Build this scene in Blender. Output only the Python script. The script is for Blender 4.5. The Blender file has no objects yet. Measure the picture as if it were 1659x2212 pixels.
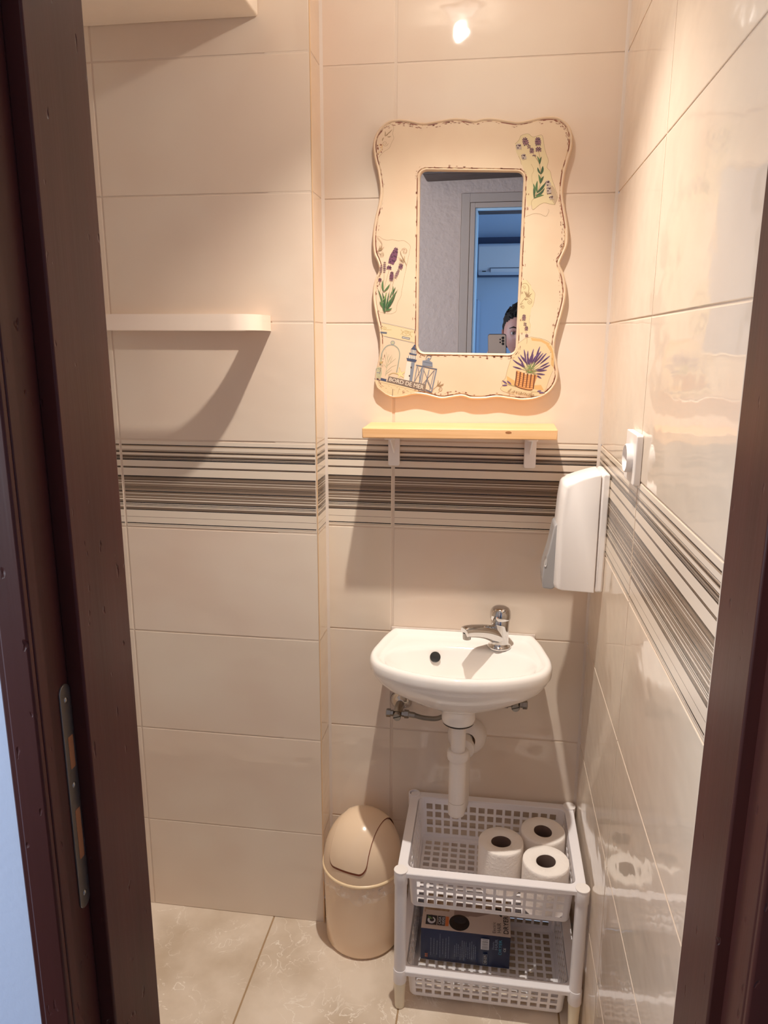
import bpy, bmesh, math, random
from mathutils import Vector, Matrix
from mathutils.geometry import tessellate_polygon
random.seed(7)
PI = math.pi
scene = bpy.context.scene
col = scene.collection

# ------------------------------------------------------------------ materials
def lin(c):
    return tuple(((v/255)/12.92 if v/255 <= .04045 else ((v/255+.055)/1.055)**2.4) for v in c) + (1,)

def mat(name, rgb, rough=.5, metal=0., coat=0., bump=None, spec=.5, attr=None, mottle=None, alpha=None, emit=None):
    """bump=(scale,strength,detail,stretch)  mottle=(rgb2,scale,detail,lo,hi)"""
    m = bpy.data.materials.new(name); m.use_nodes = True
    nt = m.node_tree; b = nt.nodes['Principled BSDF']
    c = lin(rgb)
    b.inputs['Base Color'].default_value = c
    b.inputs['Roughness'].default_value = rough
    b.inputs['Metallic'].default_value = metal
    b.inputs['Coat Weight'].default_value = coat
    b.inputs['Specular IOR Level'].default_value = spec
    tc = nt.nodes.new('ShaderNodeTexCoord')
    geo = nt.nodes.new('ShaderNodeNewGeometry')
    out = None
    if mottle:
        rgb2, sc, det, lo, hi = mottle[:5]
        n = nt.nodes.new('ShaderNodeTexNoise'); n.inputs['Scale'].default_value = sc; n.inputs['Detail'].default_value = det
        mp = nt.nodes.new('ShaderNodeMapping')
        if len(mottle) > 5: mp.inputs['Scale'].default_value = mottle[5]
        nt.links.new(geo.outputs['Position'], mp.inputs[0]); nt.links.new(mp.outputs[0], n.inputs['Vector'])
        r = nt.nodes.new('ShaderNodeMapRange'); r.inputs[1].default_value = lo; r.inputs[2].default_value = hi
        nt.links.new(n.outputs[0], r.inputs[0])
        mx = nt.nodes.new('ShaderNodeMix'); mx.data_type = 'RGBA'
        mx.inputs[6].default_value = c; mx.inputs[7].default_value = lin(rgb2)
        nt.links.new(r.outputs[0], mx.inputs[0]); out = mx.outputs[2]
    if attr:
        a = nt.nodes.new('ShaderNodeVertexColor'); a.layer_name = attr
        mx = nt.nodes.new('ShaderNodeMix'); mx.data_type = 'RGBA'; mx.blend_type = 'MULTIPLY'; mx.inputs[0].default_value = 1
        if out: nt.links.new(out, mx.inputs[6])
        else: mx.inputs[6].default_value = c
        nt.links.new(a.outputs[0], mx.inputs[7]); out = mx.outputs[2]
    if out: nt.links.new(out, b.inputs['Base Color'])
    if bump:
        sc, st, det = bump[:3]
        n = nt.nodes.new('ShaderNodeTexNoise'); n.inputs['Scale'].default_value = sc; n.inputs['Detail'].default_value = det
        mp = nt.nodes.new('ShaderNodeMapping')
        if len(bump) > 3: mp.inputs['Scale'].default_value = bump[3]
        nt.links.new(geo.outputs['Position'], mp.inputs[0]); nt.links.new(mp.outputs[0], n.inputs['Vector'])
        bp = nt.nodes.new('ShaderNodeBump'); bp.inputs['Strength'].default_value = 1
        bp.inputs['Distance'].default_value = st
        nt.links.new(n.outputs[0], bp.inputs['Height']); nt.links.new(bp.outputs[0], b.inputs['Normal'])
    if emit:
        b.inputs['Emission Color'].default_value = lin(emit[0]); b.inputs['Emission Strength'].default_value = emit[1]
    if alpha is not None: b.inputs['Alpha'].default_value = alpha
    return m

TILE_RGB = (222, 206, 186)
M = {}
M['tile'] = mat('cream_tile', TILE_RGB, .055, coat=.0, attr='Col', mottle=((214, 192, 171), 2.2, 3, .42, .62), bump=(13, .0011, 1.4, (1, 1, 1.6)))
M['tile_band'] = mat('striped_band_tile', TILE_RGB, .22, spec=.35, attr='Col', bump=(10, .0005, 1))
M['grout'] = mat('grout', (210, 190, 170), .6, bump=(300, .0003, 2))
M['silicone'] = mat('silicone', (206, 192, 180), .4, bump=(180, .0004, 3))
M['edge_trim'] = mat('edge_trim', (216, 176, 132), .3)
M['floor_tile'] = mat('floor_stone_tile', (218, 202, 182), .35, mottle=((178, 156, 132), 6, 10, .40, .66), bump=(35, .0012, 6))
def veined():
    m = mat('veined_floor_stone', (222, 206, 186), .32, mottle=((186, 166, 142), 5, 8, .40, .64), bump=(30, .0010, 6))
    nt = m.node_tree; b = nt.nodes['Principled BSDF']; L = nt.links.new; src = b.inputs['Base Color'].links[0].from_socket
    geo = nt.nodes.new('ShaderNodeNewGeometry'); n = nt.nodes.new('ShaderNodeTexNoise'); n.inputs['Scale'].default_value = 16; n.inputs['Detail'].default_value = 9; n.inputs['Distortion'].default_value = 1.6
    L(geo.outputs['Position'], n.inputs['Vector'])
    cr = nt.nodes.new('ShaderNodeValToRGB'); e = cr.color_ramp.elements; e[0].position = .485; e[0].color = (0, 0, 0, 1); e[1].position = .515; e[1].color = (0, 0, 0, 1); q = e.new(.5); q.color = (1, 1, 1, 1)
    L(n.outputs[0], cr.inputs[0])
    n2 = nt.nodes.new('ShaderNodeTexNoise'); n2.inputs['Scale'].default_value = 7; L(geo.outputs['Position'], n2.inputs['Vector'])
    r = nt.nodes.new('ShaderNodeMapRange'); r.inputs[1].default_value = .45; r.inputs[2].default_value = .62; L(n2.outputs[0], r.inputs[0])
    mu = nt.nodes.new('ShaderNodeMath'); mu.operation = 'MULTIPLY'; L(cr.outputs[0], mu.inputs[0]); L(r.outputs[0], mu.inputs[1])
    mx = nt.nodes.new('ShaderNodeMix'); mx.data_type = 'RGBA'; L(mu.outputs[0], mx.inputs[0]); L(src, mx.inputs[6]); mx.inputs[7].default_value = lin((244, 236, 222)); L(mx.outputs[2], b.inputs['Base Color'])
    return m
M['floor_tile'] = veined()
M['floor_grout'] = mat('floor_grout', (150, 120, 85), .7)
M['plaster'] = mat('white_plaster', (236, 222, 204), .8, bump=(60, .001, 5))
M['rough_plaster'] = mat('rough_plaster', (196, 168, 150), .9, bump=(34, .006, 5))
M['hall_white_daylit'] = mat('hall_white_paint_daylit', (190, 208, 240), .7, bump=(150, .0003, 3))  # white wall paint, with the blue cast of daylight mixed into its colour
M['blue_paint'] = mat('room_paint', (176, 196, 220), .7)
def nicked_wood():
    m = mat('dark_brown_lacquered_wood', (62, 30, 27), .42, spec=.14, mottle=((50, 25, 22), 5, 4, .3, .75, (6, 6, .4)))
    nt = m.node_tree; b = nt.nodes['Principled BSDF']; geo = nt.nodes.new('ShaderNodeNewGeometry'); L = nt.links.new
    def noise(sc, det, st):
        mp = nt.nodes.new('ShaderNodeMapping'); mp.inputs['Scale'].default_value = st; n = nt.nodes.new('ShaderNodeTexNoise')
        n.inputs['Scale'].default_value = sc; n.inputs['Detail'].default_value = det; L(geo.outputs['Position'], mp.inputs[0]); L(mp.outputs[0], n.inputs['Vector']); return n.outputs[0]
    grain = noise(40, 3, (3, 3, .12)); pit = noise(48, 2.5, (1.4, 1.4, .7)); wave = noise(5, 1, (1, 1, .5))
    r = nt.nodes.new('ShaderNodeMapRange'); r.inputs[1].default_value = .69; r.inputs[2].default_value = .76; L(pit, r.inputs[0])
    a1 = nt.nodes.new('ShaderNodeMath'); a1.operation = 'MULTIPLY'; a1.inputs[1].default_value = .12; L(grain, a1.inputs[0])
    a2 = nt.nodes.new('ShaderNodeMath'); a2.operation = 'SUBTRACT'; L(a1.outputs[0], a2.inputs[0]); L(r.outputs[0], a2.inputs[1])
    a3 = nt.nodes.new('ShaderNodeMath'); a3.operation = 'ADD'; L(a2.outputs[0], a3.inputs[0]); L(wave, a3.inputs[1])
    bp = nt.nodes.new('ShaderNodeBump'); bp.inputs['Distance'].default_value = .0016; L(a3.outputs[0], bp.inputs['Height']); L(bp.outputs[0], b.inputs['Normal'])
    return m
M['dark_wood'] = nicked_wood()
M['beam'] = mat('old_beam_wood', (60, 40, 30), .6, bump=(12, .006, 5, (1, 4, 4)))
M['trim_paint'] = mat('cream_door_trim', (176, 152, 134), .55)
M['metal_strip'] = mat('metal_lining_painted_daylight', (176, 214, 240), .35, .2)  # reflected daylight on the strip is put into the pale blue base colour
M['pine'] = mat('pine', (236, 182, 126), .38, mottle=((222, 162, 98), 9, 4, .4, .7, (.6, 9, 9)), bump=(30, .0003, 3, (.3, 6, 6)))
M['knot'] = mat('pine_knot', (150, 92, 48), .45)
M['white_plastic'] = mat('white_plastic', (240, 234, 230), .3)
M['grey_white_plastic'] = mat('basket_plastic', (236, 233, 236), .32)
M['cream_plastic'] = mat('cream_leg_plastic', (226, 216, 190), .35)
M['rail_plastic'] = mat('cream_rail_plastic', (238, 216, 196), .12)
M['ceramic'] = mat('white_ceramic', (243, 238, 232), .06, coat=.4)
M['chrome'] = mat('chrome', (200, 198, 196), .05, 1)
M['dull_chrome'] = mat('worn_chrome', (150, 146, 140), .28, 1)
M['hose'] = mat('braided_steel', (118, 112, 104), .4, .8, bump=(900, .0008, 1))
M['black'] = mat('black', (12, 11, 11), .4)
M['dark_hole'] = mat('dark_hole', (30, 16, 8), .6)
M['pvc'] = mat('white_pvc', (234, 226, 218), .3)
M['pvc_seam'] = mat('pvc_seam', (120, 92, 66), .6)
M['bin'] = mat('beige_bin_plastic', (232, 202, 168), .17, bump=(4, .002, 0))
M['bin_edge'] = mat('bin_rim_plastic', (246, 216, 170), .25)
M['bin_gap'] = mat('bin_gap', (120, 50, 22), .6)
M['paper'] = mat('toilet_paper', (240, 232, 224), .9, bump=(170, .0012, 2))
M['cardboard'] = mat('grey_cardboard', (96, 76, 68), .9)
M['mirror'] = mat('mirror_glass', (236, 238, 240), .0, 1)
M['frame_paint'] = mat('cream_frame_paint', (218, 194, 162), .42, mottle=((212, 182, 150), 6, 3, .4, .65))
M['frame_groove'] = mat('distressed_groove', (214, 186, 150), .5, mottle=((122, 62, 38), 55, 4, .44, .52))
M['chip'] = mat('brown_chip', (120, 60, 40), .6)
M['strike'] = mat('worn_steel', (122, 114, 106), .38, .85, bump=(60, .0008, 4))
M['bare_wood'] = mat('bare_wood', (150, 88, 48), .7)
M['box_top'] = mat('box_card_light', (206, 188, 178), .35)
M['box_blue'] = mat('box_card_blue', (26, 46, 84), .3, mottle=((16, 28, 56), 9, 3, .3, .7))
M['box_dark'] = mat('box_card_dark', (18, 20, 28), .4)
M['ink'] = mat('box_ink_dark', (28, 30, 40), .4)
M['ink_white'] = mat('box_ink_white', (215, 218, 226), .4)
M['ink_grey'] = mat('box_ink_grey', (120, 134, 160), .4)
M['ink_cyan'] = mat('box_ink_cyan', (60, 150, 190), .4)
M['ink_orange'] = mat('box_ink_orange', (212, 110, 60), .4)
M['ink_leaf'] = mat('box_ink_green', (96, 130, 70), .4)
M['dryer_grey'] = mat('dryer_grey', (150, 128, 122), .35)
M['dryer_black'] = mat('dryer_black', (20, 17, 18), .25)
M['hair_print'] = mat('hair_print', (190, 160, 128), .5, mottle=((140, 108, 80), 40, 5, .4, .6))
M['lever'] = mat('grey_lever', (150, 148, 148), .22)
M['lever_light'] = mat('grey_lever_light', (196, 192, 188), .2)
M['skin'] = mat('skin', (158, 104, 90), .5)
M['hair'] = mat('dark_hair', (16, 11, 10), .75, spec=.12, bump=(120, .004, 3, (1, 1, .3)))
M['eye_white'] = mat('eye_white', (150, 140, 136), .3)
M['iris'] = mat('iris', (50, 32, 22), .2)
M['lips'] = mat('lips', (168, 92, 86), .45)
M['shirt'] = mat('shirt', (52, 58, 72), .85)
M['jeans'] = mat('jeans', (44, 54, 78), .85)
M['shoe'] = mat('shoe', (30, 30, 32), .6)
M['phone'] = mat('phone_back', (206, 184, 160), .3)
M['phone_edge'] = mat('phone_edge', (40, 36, 40), .3, .5)
M['ac'] = mat('ac_plastic', (214, 222, 232), .35)
M['blue_panel'] = mat('blue_grey_panel', (120, 142, 172), .5)
# printed decoupage inks
for k, c in dict(lav=(98, 52, 76), lav2=(84, 62, 108), lavd=(58, 26, 44), lavg=(176, 160, 150), leaf=(62, 96, 50), leafd=(34, 66, 34),
                 leafg=(112, 130, 70), stem=(150, 110, 70), line=(140, 112, 76), paper=(214, 188, 144), paper2=(214, 180, 128), paperg=(176, 150, 118),
                 paper3=(208, 188, 142),
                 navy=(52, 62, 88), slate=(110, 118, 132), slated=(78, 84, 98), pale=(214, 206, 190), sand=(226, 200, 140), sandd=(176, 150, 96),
                 wick=(206, 140, 78), wickd=(96, 48, 26), signc=(112, 96, 84), letter=(236, 220, 198), paleg=(170, 166, 130), ink=(60, 44, 36),
                 shade=(206, 160, 96)).items():
    M['p_'+k] = mat('print_'+k, c, .45)
def film():
    m = bpy.data.materials.new('clear_bag_film'); m.use_nodes = True; nt = m.node_tree
    b = nt.nodes['Principled BSDF']; b.inputs['Base Color'].default_value = (.95, .9, .84, 1); b.inputs['Roughness'].default_value = .15
    t = nt.nodes.new('ShaderNodeBsdfTransparent'); mx = nt.nodes.new('ShaderNodeMixShader')
    n = nt.nodes.new('ShaderNodeTexNoise'); n.inputs['Scale'].default_value = 45; n.inputs['Detail'].default_value = 3; n.inputs['Distortion'].default_value = 1.5
    geo = nt.nodes.new('ShaderNodeNewGeometry'); nt.links.new(geo.outputs['Position'], n.inputs['Vector'])
    r = nt.nodes.new('ShaderNodeMapRange'); r.inputs[1].default_value = .5; r.inputs[2].default_value = .8; r.inputs[3].default_value = .10; r.inputs[4].default_value = .45
    nt.links.new(n.outputs[0], r.inputs[0]); nt.links.new(r.outputs[0], mx.inputs[0])
    bp = nt.nodes.new('ShaderNodeBump'); bp.inputs['Distance'].default_value = .004; nt.links.new(n.outputs[0], bp.inputs['Height']); nt.links.new(bp.outputs[0], b.inputs['Normal'])
    nt.links.new(t.outputs[0], mx.inputs[1]); nt.links.new(b.outputs[0], mx.inputs[2])
    nt.links.new(mx.outputs[0], nt.nodes['Material Output'].inputs[0])
    return m
M['film'] = film()

# ------------------------------------------------------------------ camera
CAM = Vector((-.2327, -1.6161, 1.406)); PT, RO, YA, FPX = .2245, .0041, -.1424, 1600.05
fw = Vector((math.sin(YA)*math.cos(PT), math.cos(YA)*math.cos(PT), -math.sin(PT)))
rt0 = Vector((math.cos(YA), -math.sin(YA), 0)); up0 = rt0.cross(fw)
rt = rt0*math.cos(RO)+up0*math.sin(RO); upv = -rt0*math.sin(RO)+up0*math.cos(RO)
cd = bpy.data.cameras.new('camera'); cam = bpy.data.objects.new('camera', cd); col.objects.link(cam)
cam.matrix_world = Matrix(((rt.x, upv.x, -fw.x, CAM.x), (rt.y, upv.y, -fw.y, CAM.y), (rt.z, upv.z, -fw.z, CAM.z), (0, 0, 0, 1)))
cd.sensor_fit = 'VERTICAL'; cd.sensor_height = 24; cd.lens = 24*FPX/2212; cd.clip_start = .02
scene.camera = cam
def at(x, y, Y):            # point of the vertical plane Y seen at photo pixel x, y (survey helper)
    d = fw+rt*((x-829.5)/FPX)-upv*((y-1106)/FPX)
    return CAM+d*((Y-CAM.y)/d.y)

# ------------------------------------------------------------------ mesh helper
def world_loc(o):
    v = Vector(o.location)
    while o.parent: o = o.parent; v += Vector(o.location)
    return v
class MB:
    def __init__(s): s.v = []; s.f = []; s.m = []; s.c = []
    def add(s, vs, fs, mi=0, c=None):
        b = len(s.v); s.v += [tuple(v) for v in vs]
        for f in fs: s.f.append([b+i for i in f]); s.m.append(mi); s.c.append(c)
        return s
    def box(s, x0, x1, y0, y1, z0, z1, mi=0):
        vs = [(x, y, z) for z in (z0, z1) for y in (y0, y1) for x in (x0, x1)]
        return s.add(vs, [(0, 2, 3, 1), (4, 5, 7, 6), (0, 1, 5, 4), (2, 6, 7, 3), (0, 4, 6, 2), (1, 3, 7, 5)], mi)
    def lathe(s, prof, o=(0, 0, 0), ax='Z', n=40, mi=0, a0=0, a1=2*PI, scale=(1, 1)):
        """prof = [(r,h)], ax = rotation axis, open profile, poles closed where r==0"""
        full = abs(a1-a0-2*PI) < 1e-6; k = n if full else n+1
        vs = []
        for r, h in prof:
            for i in range(k):
                a = a0+(a1-a0)*i/n; x, y = r*math.cos(a)*scale[0], r*math.sin(a)*scale[1]
                p = {'Z': (x, y, h), 'Y': (x, h, y), 'X': (h, x, y)}[ax]
                vs.append((p[0]+o[0], p[1]+o[1], p[2]+o[2]))
        fs = []
        for j in range(len(prof)-1):
            for i in range(n):
                i2 = (i+1) % k
                fs.append((j*k+i, j*k+i2, (j+1)*k+i2, (j+1)*k+i))
        return s.add(vs, fs, mi)
    def tube(s, pts, r, n=16, mi=0, cap=True):
        pts = [Vector(p) for p in pts]; rs = r if isinstance(r, (list, tuple)) else [r]*len(pts)
        t = (pts[1]-pts[0]).normalized(); u = t.orthogonal().normalized(); vs = []
        for i, p in enumerate(pts):
            t2 = ((pts[min(i+1, len(pts)-1)]-pts[max(i-1, 0)])).normalized()
            u = (u-t2*u.dot(t2)).normalized(); w = t2.cross(u)
            for j in range(n):
                a = 2*PI*j/n; vs.append(p+(u*math.cos(a)+w*math.sin(a))*rs[i])
        fs = [(i*n+j, i*n+(j+1) % n, (i+1)*n+(j+1) % n, (i+1)*n+j) for i in range(len(pts)-1) for j in range(n)]
        if cap: fs += [tuple(range(n))[::-1], tuple(range((len(pts)-1)*n, len(pts)*n))]
        return s.add(vs, fs, mi)
    def loft(s, rings, mi=0, cap0=False, cap1=False):
        n = len(rings[0]); vs = [p for r in rings for p in r]
        fs = [(i*n+j, i*n+(j+1) % n, (i+1)*n+(j+1) % n, (i+1)*n+j) for i in range(len(rings)-1) for j in range(n)]
        if cap0: fs.append(tuple(range(n))[::-1])
        if cap1: fs.append(tuple(range((len(rings)-1)*n, len(rings)*n)))
        return s.add(vs, fs, mi)
    def prism(s, poly, ax, h0, h1, mi=0):
        P = lambda a, b, h: {'Z': (a, b, h), 'Y': (a, h, b), 'X': (h, a, b)}[ax]
        return s.loft([[P(a, b, h0) for a, b in poly], [P(a, b, h1) for a, b in poly]], mi, True, True)
    def build(s, name, mats, parent=None, smooth=True, bevel=0, seg=3, angle=35, colors=False, fixn=True, subsurf=0):
        me = bpy.data.meshes.new(name)
        n = len(s.v); xs, ys, zs = zip(*s.v)
        c = Vector(((min(xs)+max(xs))/2, (min(ys)+max(ys))/2, min(zs)))
        me.from_pydata([tuple(Vector(v)-c) for v in s.v], [], s.f)
        if not isinstance(mats, (list, tuple)): mats = [mats]
        for m in mats: me.materials.append(M[m] if isinstance(m, str) else m)
        me.polygons.foreach_set('material_index', s.m)
        if colors:
            a = me.color_attributes.new('Col', 'FLOAT_COLOR', 'CORNER'); dat = []
            for f, cc in zip(s.f, s.c): dat += (list(cc or (1, 1, 1))+[1])*len(f)
            a.data.foreach_set('color', dat)
        if fixn:
            bm = bmesh.new(); bm.from_mesh(me); bmesh.ops.recalc_face_normals(bm, faces=bm.faces); bm.to_mesh(me); bm.free()
        if smooth:
            me.polygons.foreach_set('use_smooth', [True]*len(me.polygons)); me.set_sharp_from_angle(angle=math.radians(angle))
        o = bpy.data.objects.new(name, me); col.objects.link(o)
        if parent: o.parent = parent; o.location = c-world_loc(parent)
        else: o.location = c
        if bevel:
            b = o.modifiers.new('bevel', 'BEVEL'); b.width = bevel; b.segments = seg; b.limit_method = 'ANGLE'; b.angle_limit = math.radians(40)
        if subsurf:
            b = o.modifiers.new('sub', 'SUBSURF'); b.levels = b.render_levels = subsurf
        return o
def thing(name, label, cat, loc, group=None):
    o = bpy.data.objects.new(name, None); o.empty_display_size = .05; col.objects.link(o); o.location = loc
    return tag(o, label, cat, group)
def tag(o, label, cat, group=None):
    o['label'] = label; o['category'] = cat
    if group: o['group'] = group
    return o
def struct(o): o['kind'] = 'structure'; return o
def sempty(name, loc):
    o = bpy.data.objects.new(name, None); col.objects.link(o); o.location = loc; o['kind'] = 'structure'; return o
def crom(pts, n, closed=True):
    """Catmull-Rom resample"""
    P = [Vector(p) for p in pts]; L = len(P); out = []
    segs = L if closed else L-1
    for i in range(segs):
        g = lambda k: P[k % L] if closed else P[max(0, min(L-1, k))]
        a, b, c, d = g(i-1), g(i), g(i+1), g(i+2)
        for j in range(n):
            t = j/n
            out.append(.5*((2*b)+(c-a)*t+(2*a-5*b+4*c-d)*t*t+(3*b-a-3*c+d)*t**3))
    if not closed: out.append(P[-1])
    return out
def rrect(x0, x1, y0, y1, r, n=6):
    out = []
    for cx, cy, a in ((x1-r, y1-r, 0), (x0+r, y1-r, PI/2), (x0+r, y0+r, PI), (x1-r, y0+r, 1.5*PI)):
        for i in range(n+1):
            t = a+PI/2*i/n; out.append((cx+r*math.cos(t), cy+r*math.sin(t)))
    return out

# ------------------------------------------------------------------ tiled walls
ROWS = [0, -.0005+.2472, .4972, .7472, .9972, 1.1965, 1.4465, 1.6965, 1.9465, 2.1965]
L_ = (1, 1, 1); Bk = (.008, .006, .006); Dk = (.055, .038, .03); Md = (.17, .125, .10); Tn = (.45, .37, .30)
STR = [(262, 281, Bk), (281, 303, Tn), (375, 383, Dk), (390, 400, Tn), (402, 416, Md), (416, 433, Bk), (433, 446, Tn), (490, 500, Dk), (500, 511, Tn),
       (511, 522, Bk), (522, 541, Dk), (545, 556, Md), (558, 574, Dk), (577, 604, Bk), (735, 746, Dk), (746, 760, Md), (760, 772, Bk), (935, 942, Dk),
       (942, 958, Bk), (958, 1015, 'm'), (1015, 1026, Dk), (1026, 1045, 'm'), (1058, 1068, Dk), (1068, 1100, 'm'), (1112, 1165, 'm'), (1165, 1178, Dk),
       (1178, 1262, 'm'), (1264, 1283, Bk), (1283, 1310, 'm'), (1310, 1321, Dk), (1335, 1345, Dk), (1345, 1380, 'm'), (1380, 1392, Dk), (1405, 1445, 'm'),
       (1470, 1518, 'm'), (1519, 1541, Bk), (1557, 1573, Bk), (1588, 1601, Dk), (1625, 1677, 'm'), (1677, 1694, Bk), (1840, 1848, Md),
       (1974, 1996, Bk), (2012, 2024, Tn)]
strips = []; y = 187
rs = random.Random(3)
for a, b, c in STR:
    if a > y: strips.append((y, a, L_))
    if c == 'm':
        t = a
        while t < b-1:
            t2 = min(b, t+rs.choice((5, 7, 9, 12))); k = rs.uniform(.13, .31); k = k if rs.random() > .15 else k*.5
            strips.append((t, t2, (k*1.12, k*.9, k*.76))); t = t2
    else: strips.append((a, b, c))
    y = b
strips.append((y, 2051, L_))
STRIPS = [(1-(b-187)/1864, 1-(a-187)/1864, c) for a, b, c in strips]   # fraction from bottom

def tile_wall(mb, fn, us, rows, flip=False, gh=.0016, gv=.0028, first=.003):
    """fn(u, z, depth): maps wall coordinates to world. depth>0 is into the wall"""
    bv = .0011
    for j in range(len(rows)-1):
        for i in range(len(us)-1):
            u0, u1 = us[i]+gv, us[i+1]-gv; z0, z1 = rows[j]+gh, rows[j+1]-gh
            k = .955+.07*random.random(); c = (k, k*(.99+.015*random.random()), k)
            band = abs(rows[j]-.9972) < 1e-4
            o = [(u0, z0), (u1, z0), (u1, z1), (u0, z1)]; q = [(u0+bv, z0+bv), (u1-bv, z0+bv), (u1-bv, z1-bv), (u0+bv, z1-bv)]
            A = [fn(a, b, .0016) for a, b in o]; B = [fn(a, b, .0004) for a, b in o]; C = [fn(a, b, 0) for a, b in q]
            vs = A+B+C
            fs = [(n, (n+1) % 4, 4+(n+1) % 4, 4+n) for n in range(4)]+[(4+n, 4+(n+1) % 4, 8+(n+1) % 4, 8+n) for n in range(4)]
            mb.add(vs, fs, 0, c)
            if not band: mb.add(C, [(0, 1, 2, 3)], 0, c)
            else:
                ua, ub, za, zb = u0+bv, u1-bv, z0+bv, z1-bv
                for s0, s1, cc in STRIPS:
                    mb.add([fn(ua, za+(zb-za)*s0, 0), fn(ub, za+(zb-za)*s0, 0), fn(ub, za+(zb-za)*s1, 0), fn(ua, za+(zb-za)*s1, 0)], [(0, 1, 2, 3)], 2,
                           tuple(cc[n]*c[n] for n in range(3)))
    u0, u1 = us[0], us[-1]
    mb.add([fn(u0, rows[0], .0013), fn(u1, rows[0], .0013), fn(u1, rows[-1], .0013), fn(u0, rows[-1], .0013)], [(0, 1, 2, 3)], 1)
    # solid core behind the tiles
    P = [fn(a, b, d) for d in (.0018, .10) for a, b in ((u0, rows[0]), (u1, rows[0]), (u1, rows[-1]), (u0, rows[-1]))]
    mb.add(P, [(0, 1, 2, 3), (4, 5, 6, 7), (0, 1, 5, 4), (1, 2, 6, 5), (2, 3, 7, 6), (3, 0, 4, 7)], 1)
XP, PD = -.5986, .0834
def wall(name, fn, us, **k):
    mb = MB(); tile_wall(mb, fn, us, ROWS, **k)
    return struct(mb.build(name, ['tile', 'grout', 'tile_band'], smooth=False, colors=True, fixn=False))
wall('wall_back', lambda u, z, d: (u, d, z), [XP, -.4444, 0], gv=.0030)
wall('wall_back_left', lambda u, z, d: (u, -PD+d, z), [-1.48, -1.0431, XP], gv=.0019)
def ret():
    mb = MB(); rows = ROWS; XR = XP+.0008
    for j in range(len(rows)-1):
        y0, y1, z0, z1 = -PD+.001, -.002, rows[j]+.0016, rows[j+1]-.0016
        if abs(rows[j]-.9972) < 1e-4:
            for s0, s1, cc in STRIPS: mb.add([(XR, y0, z0+(z1-z0)*s0), (XR, y1, z0+(z1-z0)*s0), (XR, y1, z0+(z1-z0)*s1), (XR, y0, z0+(z1-z0)*s1)], [(0, 1, 2, 3)], 2, cc)
        else: mb.add([(XR, y0, z0), (XR, y1, z0), (XR, y1, z1), (XR, y0, z1)], [(0, 1, 2, 3)], 0, (.97, .93, .88))
    mb.box(XP-.09, XP+.0003, -PD+.0004, 0, 0, 2.1965, 1)
    return struct(mb.build('wall_pillar_side', ['tile', 'grout', 'tile_band'], smooth=False, colors=True, fixn=False))
ret()
wall('wall_right', lambda u, z, d: (d, -u, z), [0, .424, .874, .93], gv=.0018)
mb = MB(); mb.prism([(XP-.0008, -PD-.0006), (XP+.0013, -PD-.0006), (XP+.0013, -PD+.0013), (XP-.0008, -PD+.0013)], 'Z', .0, 2.1965)
struct(mb.build('trim_1', 'edge_trim'))
mb = MB(); mb.prism([(XP, .0), (XP+.0065, -.0002), (XP+.003, -.003), (XP, -.006)], 'Z', 0, 2.1965); struct(mb.build('trim_2', 'silicone'))
mb = MB(); mb.prism([(0, 0), (-.0055, -.0002), (-.0022, -.0022), (0, -.006)], 'Z', 0, 2.1965); struct(mb.build('trim_3', 'silicone'))
# plain room shell of the small room
mb = MB(); mb.box(-1.6, -1.48, -.93, 0, 0, 2.2); struct(mb.build('wall_left', 'plaster', smooth=False))
mb = MB(); mb.box(-1.6, -.66, -1.05, -.93, 0, 2.45); mb.box(.012, 1.1, -1.05, -.93, 0, 2.45); mb.box(-.66, .012, -1.05, -.93, 2.07, 2.45)
struct(mb.build('wall_front', ['hall_white_daylit'], smooth=False))
mb = MB(); mb.box(-1.6, .1, -.93, .1, 2.1965, 2.26); struct(mb.build('ceiling', 'plaster', smooth=False))
mb = MB(); mb.box(-1.48, -.698, -.36, -PD-.0005, 2.0095, 2.1965)
struct(mb.build('ceiling_soffit', 'plaster', bevel=.004))
# floors
def floor(name, x0, x1, y0, y1, jx, jy, m='floor_tile'):
    mb = MB(); xs = [x0]+[j for j in jx if x0 < j < x1]+[x1]; ys = [y0]+[j for j in jy if y0 < j < y1]+[y1]
    for i in range(len(xs)-1):
        for j in range(len(ys)-1):
            a, b, c, d = xs[i]+.0018, xs[i+1]-.0018, ys[j]+.0018, ys[j+1]-.0018
            mb.add([(a, c, -.001), (b, c, -.001), (b, d, -.001), (a, d, -.001), (a+.001, c+.001, 0), (b-.001, c+.001, 0), (b-.001, d-.001, 0), (a+.001, d-.001, 0)],
                   [(4, 5, 6, 7), (0, 1, 5, 4), (1, 2, 6, 5), (2, 3, 7, 6), (3, 0, 4, 7)], 0)
    mb.box(x0, x1, y0, y1, -.06, -.0009, 1)
    return struct(mb.build(name, [m, 'floor_grout'], smooth=False, fixn=False))
floor('floor', -1.5, .02, -1.0, .0, [-.727-.343*2, -.727-.343, -.727, -.386, -.043], [-.42, -.765])
floor('floor_hall', -1.7, 1.1, -2.87, -1.0, [-.73-.34*k for k in range(3)]+[-.39, -.05, .29, .63, .97], [-1.34, -1.68, -2.02, -2.36, -2.70])
floor('floor_room', -1.7, 1.9, -5.3, -2.87, [-1.4, -.9, -.4, .1, .6, 1.1, 1.6], [-3.4, -3.9, -4.4, -4.9])

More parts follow.
